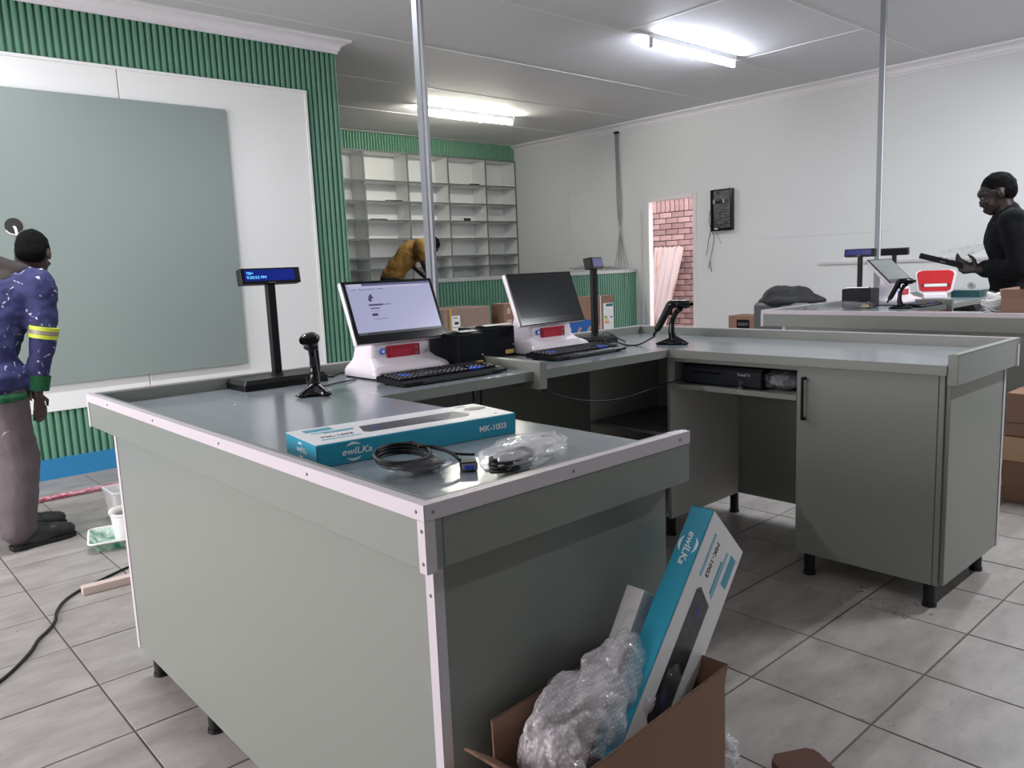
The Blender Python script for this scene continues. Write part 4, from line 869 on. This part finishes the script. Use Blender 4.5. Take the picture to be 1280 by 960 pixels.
bm = new_bm(); box(bm, (0, -.022, 0), (.62, .022, .035), .002); finish('batten', bm, mat('pale_wood', (206, 188, 182), .7, noise_amt=.3, scale=5, rgb2=(180, 158, 150), stretch=(.4, 6, 6)), t)
tag(cable('floor_cable', [(1.25, 3.86, .006), (1.08, 3.83, .006), (.97, 3.80, .006), (.85, 3.735, .006), (.734, 3.665, .006), (.66, 3.59, .006), (.61, 3.49, .006), (.585, 3.40, .006), (.55, 3.33, .006), (.50, 3.26, .006), (.46, 3.175, .006), (.40, 3.08, .006), (.334, 3.0, .006), (.22, 2.9, .006), (.1, 2.85, .006)], .0058), 'black cable snaking across the tiles at the left', 'cable')
bm = new_bm()
for k in range(22):
    x = random.uniform(2.6, 3.3); y = random.uniform(.95, 1.5)
    if k < 16: x = random.uniform(2.78, 2.98); y = random.uniform(1.0, 1.3)
    a = random.uniform(0, PI); l = random.uniform(.004, .018)
    box(bm, (-l, -.0015, .0002), (l, .0015, .002), 0, Matrix.Translation((x, y, 0)) @ Matrix.Rotation(a, 4, 'Z'))
tag(finish('shavings', bm, mat('shaving_grey', (120, 116, 112), .7)), 'fine grey shavings and crumbs scattered under the cabinet', 'debris', kind='stuff')
bm = new_bm()
for x, y in ((.98, 2.42), (1.0, 2.36)): box(bm, (x, y, ZW + .0002), (x + .006, y + .004, ZW + .002), .0005)
tag(finish('plaster_crumbs', bm, PAPER), 'two tiny white plaster crumbs on the near worktop', 'debris', kind='stuff')
# ================================================================== PEOPLE  (local: facing +Y, right hand +X, feet on z = 0)
def splash(name, rgb, spot, thr=.62, scale=9, rough=.75, rgb2=None):
    m = mat(name, rgb, rough, noise_amt=.35, scale=5, rgb2=rgb2, bump=.25, bscale=25); nt = m.node_tree; L = nt.links; b = nt.nodes['Principled BSDF']
    src = b.inputs['Base Color'].links[0].from_socket
    tc = nt.nodes.new('ShaderNodeTexCoord'); n = nt.nodes.new('ShaderNodeTexNoise'); n.inputs['Scale'].default_value = scale; n.inputs['Detail'].default_value = 6; n.inputs['Distortion'].default_value = 1.6; L.new(tc.outputs['Object'], n.inputs['Vector'])
    r = nt.nodes.new('ShaderNodeMapRange'); r.inputs[1].default_value = thr; r.inputs[2].default_value = thr + .05; L.new(n.outputs['Fac'], r.inputs[0])
    mx = nt.nodes.new('ShaderNodeMix'); mx.data_type = 'RGBA'; L.new(r.outputs[0], mx.inputs[0]); L.new(src, mx.inputs[6]); mx.inputs[7].default_value = (*lin(spot), 1); L.new(mx.outputs[2], b.inputs['Base Color'])
    return m
V = Vector
def head_prims(c, R, s=1.0):
    """c = head centre, R = rotation matrix of the head; face towards local +Y"""
    def e(o, r): return ('e', c + R @ (V(o) * s), V(r) * s, R)
    return [e((0, -.012, .02), (.076, .098, .10)), e((0, .03, -.045), (.06, .066, .07)), e((0, .066, -.085), (.034, .028, .026)), e((0, .074, .03), (.056, .026, .03)),
            e((0, .094, -.018), (.011, .016, .022)), e((0, .1, -.03), (.017, .013, .011)), e((0, .096, -.064), (.025, .012, .009)), e((0, .093, -.078), (.022, .012, .008)), e((.036, .078, -.02), (.022, .016, .018)), e((-.036, .078, -.02), (.022, .016, .018)),
            e((.079, -.008, -.012), (.008, .02, .033)), e((-.079, -.008, -.012), (.008, .02, .033))]
def hair_prims(c, R, s=1.0):
    def e(o, r): return ('e', c + R @ (V(o) * s), V(r) * s, R)
    return [e((0, -.016, .028), (.0775, .098, .096)), e((0, -.036, -.004), (.0735, .072, .07))]
def eyes(parent, c, R, s=1.0):
    for x in (.032, -.032):
        for nm, r, y, m in (('eye', .0105, .0795, mat('eye_white', (96, 84, 78), .5)), ('iris', .0062, .0845, mat('eye_dark', (20, 14, 12), .1))):
            me = bpy.data.meshes.new(nm); me.from_pydata([c + R @ ((V((x, y, .004)) + v * r) * s) for v in ICO_V], [], ICO_F); link(nm, me, m, parent, smooth=True)
def hand_prims(w_, d, pn, side, curl=.5, s=1.0, thumb=1):
    """w_ wrist, d finger direction, pn palm normal (towards which fingers curl), side = direction of the thumb"""
    d = V(d).normalized(); pn = V(pn).normalized(); sd = (V(side) - d * V(side).dot(d)).normalized(); pr = []
    k = w_ + d * .085 * s
    for t_ in (-.026, -.009, .009, .026): pr.append(cone_(w_ + d * .01, .017 * s, k + sd * t_ * s, .0125 * s))
    for t_, ln in ((.031, .07), (.011, .08), (-.010, .075), (-.031, .058)):
        p0 = k + sd * t_ * s; a = curl * .6; d1 = d * math.cos(a) + pn * math.sin(a); a2 = curl * 1.5; d2 = d * math.cos(a2) + pn * math.sin(a2)
        p1 = p0 + d1 * ln * .52 * s; p2 = p1 + d2 * ln * .48 * s
        pr += [cone_(p0, .0092 * s, p1, .0085 * s), cone_(p1, .0085 * s, p2, .007 * s)]
    t0 = w_ + d * .025 * s + sd * .022 * s; t1 = t0 + (d * .55 + sd * .75 + pn * .3).normalized() * .045 * s * thumb; t2 = t1 + (d * .9 + sd * .15 + pn * .35).normalized() * .035 * s
    pr += [cone_(t0, .014 * s, t1, .0105 * s), cone_(t1, .0105 * s, t2, .008 * s)]
    return pr
def shoe(name, parent, heel, fwd, m, sole, s=1.0):
    f = V(fwd).normalized(); sd = V((f.y, -f.x, 0)); R = Matrix((sd, f, V((0, 0, 1)))).transposed(); h = V(heel)
    def e(o, r): return ('e', h + R @ (V(o) * s), V(r) * s, R)
    o = blob(name, [e((0, .0, .055), (.044, .05, .055)), e((0, .005, .1), (.05, .056, .05)), e((0, .07, .06), (.045, .075, .05)), e((0, .14, .048), (.05, .075, .044)), e((0, .19, .042), (.049, .055, .038)), e((0, .10, .03), (.046, .14, .026))], .009, m, parent, 4)
    bm = new_bm(); loft(bm, [[h + R @ (V((x * sc, y * (.94 + .06 * sc), z)) * s) for x, y in ((-.03, -.046), (.03, -.046), (.041, -.02), (.04, .08), (.047, .15), (.042, .205), (.022, .238), (-.022, .238), (-.042, .205), (-.047, .15), (-.04, .08), (-.041, -.02))] for z, sc in ((.0, .96), (.006, 1), (.024, 1))]); finish('sole', bm, sole, o)
    return o
SHOE = mat('black_boot', (26, 26, 28), .5, noise_amt=.5, scale=14, rgb2=(60, 58, 58)); SOLE = mat('boot_sole', (18, 18, 19), .7)
I3 = Matrix.Identity(3)

# --- painter in the blue jacket, seen from behind, stooping with his right arm hanging
t = thing('person', 'person in a paint-spattered blue work jacket with yellow arm stripes, stooping at the left', 'person', (.645, 4.62, 0), math.radians(-62))
hipR, hipL = V((.09, 0, .86)), V((-.09, .0, .86)); knR, knL = V((.10, .03, .47)), V((-.10, .05, .47)); anR, anL = V((.10, -.02, .09)), V((-.10, .10, .09))
pel = V((0, -.02, .90)); wst = V((0, .03, 1.05)); chs = V((0, .14, 1.25)); nck = V((0, .24, 1.385)); hd = V((.03, .315, 1.475))
shR, shL = V((.185, .20, 1.325)), V((-.185, .19, 1.315)); elR, elL = V((.225, .150, 1.05)), V((-.25, .22, 1.06)); wrR, wrL = V((.185, .11, .775)), V((-.20, .32, .84))
Rh = Euler((math.radians(-25), 0, math.radians(32))).to_matrix()
legs = lambda k: [*chain((hipR, .088 * k), (knR, .060 * k), (anR, .04 * k)), *chain((hipL, .088 * k), (knL, .060 * k), (anL, .04 * k))]
torso = lambda k: [ell(pel, (.165 * k, .12 * k, .11 * k)), ell(wst, (.155 * k, .115 * k, .13 * k), (-.5, 0, 0)), ell(chs, (.175 * k, .13 * k, .17 * k), (-.6, 0, 0)), *chain((shR, .07 * k), (nck - V((0, .03, .03)), .06 * k), (shL, .07 * k))]
arms = lambda k: [*chain((shR, .062 * k), (elR, .046 * k), (wrR, .034 * k)), *chain((shL, .062 * k), (elL, .046 * k), (wrL, .034 * k))]
body = blob('body', [*torso(.9), *legs(.85), *arms(.8), *chain((nck, .055), (hd - V((0, .03, .05)), .052)), *head_prims(hd, Rh), *hand_prims(wrR, (-.05, .1, -1), (-1, .15, 0), (0, 1, 0), .45), *hand_prims(wrL, (.05, .2, -1), (1, .1, 0), (0, 1, 0), .5)], .0075, SKIN, t, 3)
blob('hair', hair_prims(hd, Rh, 1.03), .008, HAIR, t, 3, .004, .02); eyes(t, hd, Rh)
JB = splash('blue_work_jacket', (40, 42, 92), (196, 198, 214), .62, 17, rgb2=(27, 29, 76))
blob('jacket', [*torso(1.1), *chain((pel + V((.05, -.01, .0)), .125), (wst + V((.045, -.01, 0)), .125), (chs + V((.05, -.02, 0)), .125)), *chain((pel + V((-.05, -.01, .0)), .125), (wst + V((-.045, -.01, 0)), .125), (chs + V((-.05, -.02, 0)), .125)), *chain((shR, .078), (elR, .064), (wrR + V((0, 0, .05)), .052)), *chain((shL, .078), (elL, .062), (wrL, .05)), ell(pel + V((0, 0, -.03)), (.212, .175, .12)), ell(pel + V((0, 0, -.075)), (.215, .178, .06))], .011, JB, t, 10, .03, .08)
blob('hood', [*chain((nck + V((.13, .0, -.03)), .034), (nck + V((.10, -.06, .0)), .045), (nck + V((.0, -.11, .03)), .055), (nck + V((-.12, -.07, .0)), .05)), *chain((nck + V((.07, -.13, -.05)), .055), (nck + V((-.09, -.13, -.05)), .058))], .01, mat('dark_brown_hood', (50, 42, 40), .85), t, 5, .01, .05)
d_ = (wrR - elR).normalized()
for nm, m, q, ln, r in (('cuff', mat('green_knit', (18, 84, 48), .9, bump=.6, bscale=120), .80, .075, .053), ('reflective_stripe', mat('yellow_stripe', (206, 220, 70), .5), -.17, .019, .0685), ('reflective_stripe', mat('silver_stripe', (150, 142, 130), .3), -.10, .019, .0677), ('reflective_stripe', mat('yellow_stripe', (0, 0, 0)), -.03, .019, .0672)):
    p = elR.lerp(wrR, q); bm = new_bm(); cyl(bm, p - d_ * ln * .5, p + d_ * ln * .5, r, r * .97, 28); o = finish(nm, bm, m, t, smooth=True, angle=.6)
bm = new_bm()
blob('hem_rib', [*[ell(pel + V((.188 * math.cos(a), .152 * math.sin(a) - .005, -.125)), (.032, .032, .026)) for a in [k * PI / 10 for k in range(20)]]], .011, mat('green_knit', (0, 0, 0)), t, 4)
TR = splash('grey_brown_trousers', (94, 84, 88), (222, 222, 226), .72, 10, rgb2=(78, 68, 72))
blob('trousers', [*chain((hipR, .105), (knR, .094), (anR + V((0, .0, .02)), .086)), *chain((hipL, .105), (knL, .094), (anL + V((0, 0, .02)), .086)), ell((0, -.02, .88), (.168, .138, .12)), ell(anR + V((0, .0, .0)), (.085, .09, .04)), ell(anL + V((0, 0, 0)), (.085, .09, .04))], .012, TR, t, 4, .022, .11)
shoe('shoe', t, V((.105, -.02, 0)), (.35, 1, 0), SHOE, SOLE, 1.06); shoe('shoe', t, V((-.10, .11, 0)), (.25, 1, 0), SHOE, SOLE, 1.06)

# --- person in black at the far counter, side on, looking down at a device
t = thing('person', 'person in a black top standing behind the far counter, looking down at a device', 'person', (5.80, 1.62, 0), math.radians(20), scale=1.03)
hipR, hipL = V((.09, 0, .92)), V((-.09, .0, .92)); knR, knL = V((.10, .02, .50)), V((-.10, .02, .50)); anR, anL = V((.11, -.02, .09)), V((-.11, -.02, .09))
pel = V((0, -.01, .96)); wst = V((0, .0, 1.12)); chs = V((0, .02, 1.32)); nck = V((0, .045, 1.49)); hd = V((0, .105, 1.60))
shR, shL = V((.2, .03, 1.41)), V((-.2, .03, 1.41)); elR, elL = V((.26, -.01, 1.15)), V((-.26, -.02, 1.14)); wrR, wrL = V((.08, .185, 1.14)), V((-.11, .185, 1.13))
Rh = Euler((math.radians(-24), 0, math.radians(0))).to_matrix()
torso = lambda k: [ell(pel, (.175 * k, .135 * k, .12 * k)), ell(wst, (.17 * k, .135 * k, .15 * k)), ell(chs, (.185 * k, .14 * k, .18 * k), (-.1, 0, 0)), *chain((shR, .072 * k), (nck - V((0, .01, .05)), .062 * k), (shL, .072 * k))]
body = blob('body', [*torso(.9), *legs(.85), *chain((shR, .055), (elR, .042), (wrR, .03)), *chain((shL, .055), (elL, .042), (wrL, .03)), *chain((nck - V((0, 0, .03)), .062), (hd - V((0, .03, .05)), .056)), *head_prims(hd, Rh, 1.05), *hand_prims(wrL, (.25, 1, .18), (.2, -.1, 1), (0, .1, 1), .75), *hand_prims(wrR, (-.25, 1, .18), (0, 0, 1), (0, .1, 1), .75)], .0075, mat('deep_skin', (40, 28, 24), .5), t, 3)
blob('hair', hair_prims(hd, Rh, 1.05), .008, HAIR, t, 3, .003, .02); eyes(t, hd, Rh, 1.05)
BT = mat('black_fabric', (15, 17, 21), .9, spec=.2, noise_amt=.4, scale=5, rgb2=(9, 10, 13), bump=.3, bscale=30)
blob('black_top', [*torso(1.1), ell(pel + V((0, 0, .02)), (.19, .15, .12)), *chain((shR, .085), (elR, .068), (wrR - V((0, .03, 0)), .05)), *chain((shL, .085), (elL, .07), (wrL - V((0, .03, 0)), .05)), *chain((nck + V((0, -.01, -.05)), .075), (nck + V((0, -.005, .0)), .064))], .011, BT, t, 4, .022, .1)
blob('trousers', [*chain((hipR, .115), (knR, .088), (anR, .07)), *chain((hipL, .115), (knL, .088), (anL, .07)), ell((0, -.01, .93), (.172, .14, .12))], .013, mat('black_trousers', (18, 19, 22), .85), t, 4, .015, .1)
shoe('shoe', t, V((.11, -.03, 0)), (.12, 1, 0), SHOE, SOLE); shoe('shoe', t, V((-.11, -.03, 0)), (-.12, 1, 0), SHOE, SOLE)
# device in the hands
Rd = t.matrix_basis if False else Matrix.Translation((5.80, 1.62, 0)) @ Matrix.Rotation(math.radians(20), 4, 'Z') @ Matrix.Scale(1.03, 4)
g = thing('card_terminal', 'slim black device held out in both hands by the person in black', 'device'); g.matrix_world = Rd @ Matrix.Translation((-.02, .375, 1.19)) @ Matrix.Rotation(math.radians(17), 4, 'X')
bm = new_bm(); box(bm, (-.075, -.115, -.018), (.075, .155, .018), .008, seg=2); finish('case', bm, BLACKP, g)
for k in range(4): part('key_row', mat('grey_key', (60, 62, 66), .4), g, ((-.06, -.08 + k * .035, .0185), (.06, -.062 + k * .035, .021)), bev=.001)
part('status_strip', STEEL, g, ((-.0762, .0, -.008), (-.0752, .03, -.002)))
pf = crumple('plastic_sleeve', PLASTIC, None, (0, 0, 0), (.07, .15, .03), .3, 71, 4, flat=False); pf.matrix_world = Rd @ Matrix.Translation((.0, .29, 1.25)) @ Matrix.Rotation(math.radians(-12), 4, 'X'); tag(pf, 'clear plastic sleeve above the device held by the person in black', 'plastic film')

# --- person in the mustard shirt, bending forward behind the service counter
t = thing('person', 'person in a mustard yellow shirt bending over behind the green service counter', 'person', (5.42, 8.2, .27), math.radians(-108))
hipR, hipL = V((.09, 0, .90)), V((-.09, .0, .90)); knR, knL = V((.10, .02, .48)), V((-.10, .02, .48)); anR, anL = V((.10, -.02, .09)), V((-.10, -.02, .09))
pel = V((0, -.0, .95)); wst = V((0, .09, 1.10)); chs = V((0, .25, 1.26)); nck = V((0, .42, 1.345)); hd = V((0, .535, 1.345))
shR, shL = V((.2, .33, 1.355)), V((-.2, .33, 1.35)); elR, elL = V((.27, .34, 1.12)), V((-.26, .36, 1.12)); wrR, wrL = V((.15, .43, .98)), V((-.12, .45, .98))
Rh = Euler((math.radians(-62), 0, math.radians(0))).to_matrix()
torso = lambda k: [ell(pel, (.165 * k, .125 * k, .12 * k)), ell(wst, (.16 * k, .12 * k, .14 * k), (-.8, 0, 0)), ell(chs, (.18 * k, .13 * k, .19 * k), (-.95, 0, 0)), *chain((shR, .072 * k), (nck - V((0, .04, .02)), .062 * k), (shL, .072 * k))]
blob('body', [*torso(.9), *legs(.85), *chain((shR, .055), (elR, .042), (wrR, .03)), *chain((shL, .055), (elL, .042), (wrL, .03)), *chain((nck, .056), (hd - V((0, .03, .0)), .054)), *head_prims(hd, Rh), *hand_prims(wrR, (-.2, .6, -.7), (-1, 0, 0), (0, .7, .6), .5), *hand_prims(wrL, (.2, .6, -.7), (1, 0, 0), (0, .7, .6), .5)], .0085, SKIN, t, 3)
blob('hair', hair_prims(hd, Rh, 1.04), .009, HAIR, t, 3, .004, .02); eyes(t, hd, Rh)
MU = mat('mustard_shirt', (158, 118, 52), .8, noise_amt=.5, scale=6, rgb2=(112, 84, 44), bump=.3, bscale=25)
blob('shirt', [*torso(1.08), *chain((pel + V((.05, 0, .02)), .125), (wst + V((.05, 0, 0)), .12), (chs + V((.06, 0, 0)), .13), (shR.lerp(nck, .5) - V((0, .04, .03)), .085)), *chain((pel + V((-.05, 0, .02)), .125), (wst + V((-.05, 0, 0)), .12), (chs + V((-.06, 0, 0)), .13), (shL.lerp(nck, .5) - V((0, .04, .03)), .085)), *chain((shR, .088), (shR.lerp(elR, .62), .082)), *chain((shL, .088), (shL.lerp(elL, .62), .082)), ell(pel + V((0, .03, .06)), (.18, .145, .1))], .012, MU, t, 12, .03, .09)
blob('trousers', [*chain((hipR, .115), (knR, .088), (anR, .07)), *chain((hipL, .115), (knL, .088), (anL, .07)), ell((0, -.01, .93), (.172, .14, .12))], .014, mat('navy_trousers', (20, 24, 38), .85), t, 4, .015, .1)
shoe('shoe', t, V((.10, -.03, 0)), (.1, 1, 0), SHOE, SOLE); shoe('shoe', t, V((-.10, -.03, 0)), (-.1, 1, 0), SHOE, SOLE)
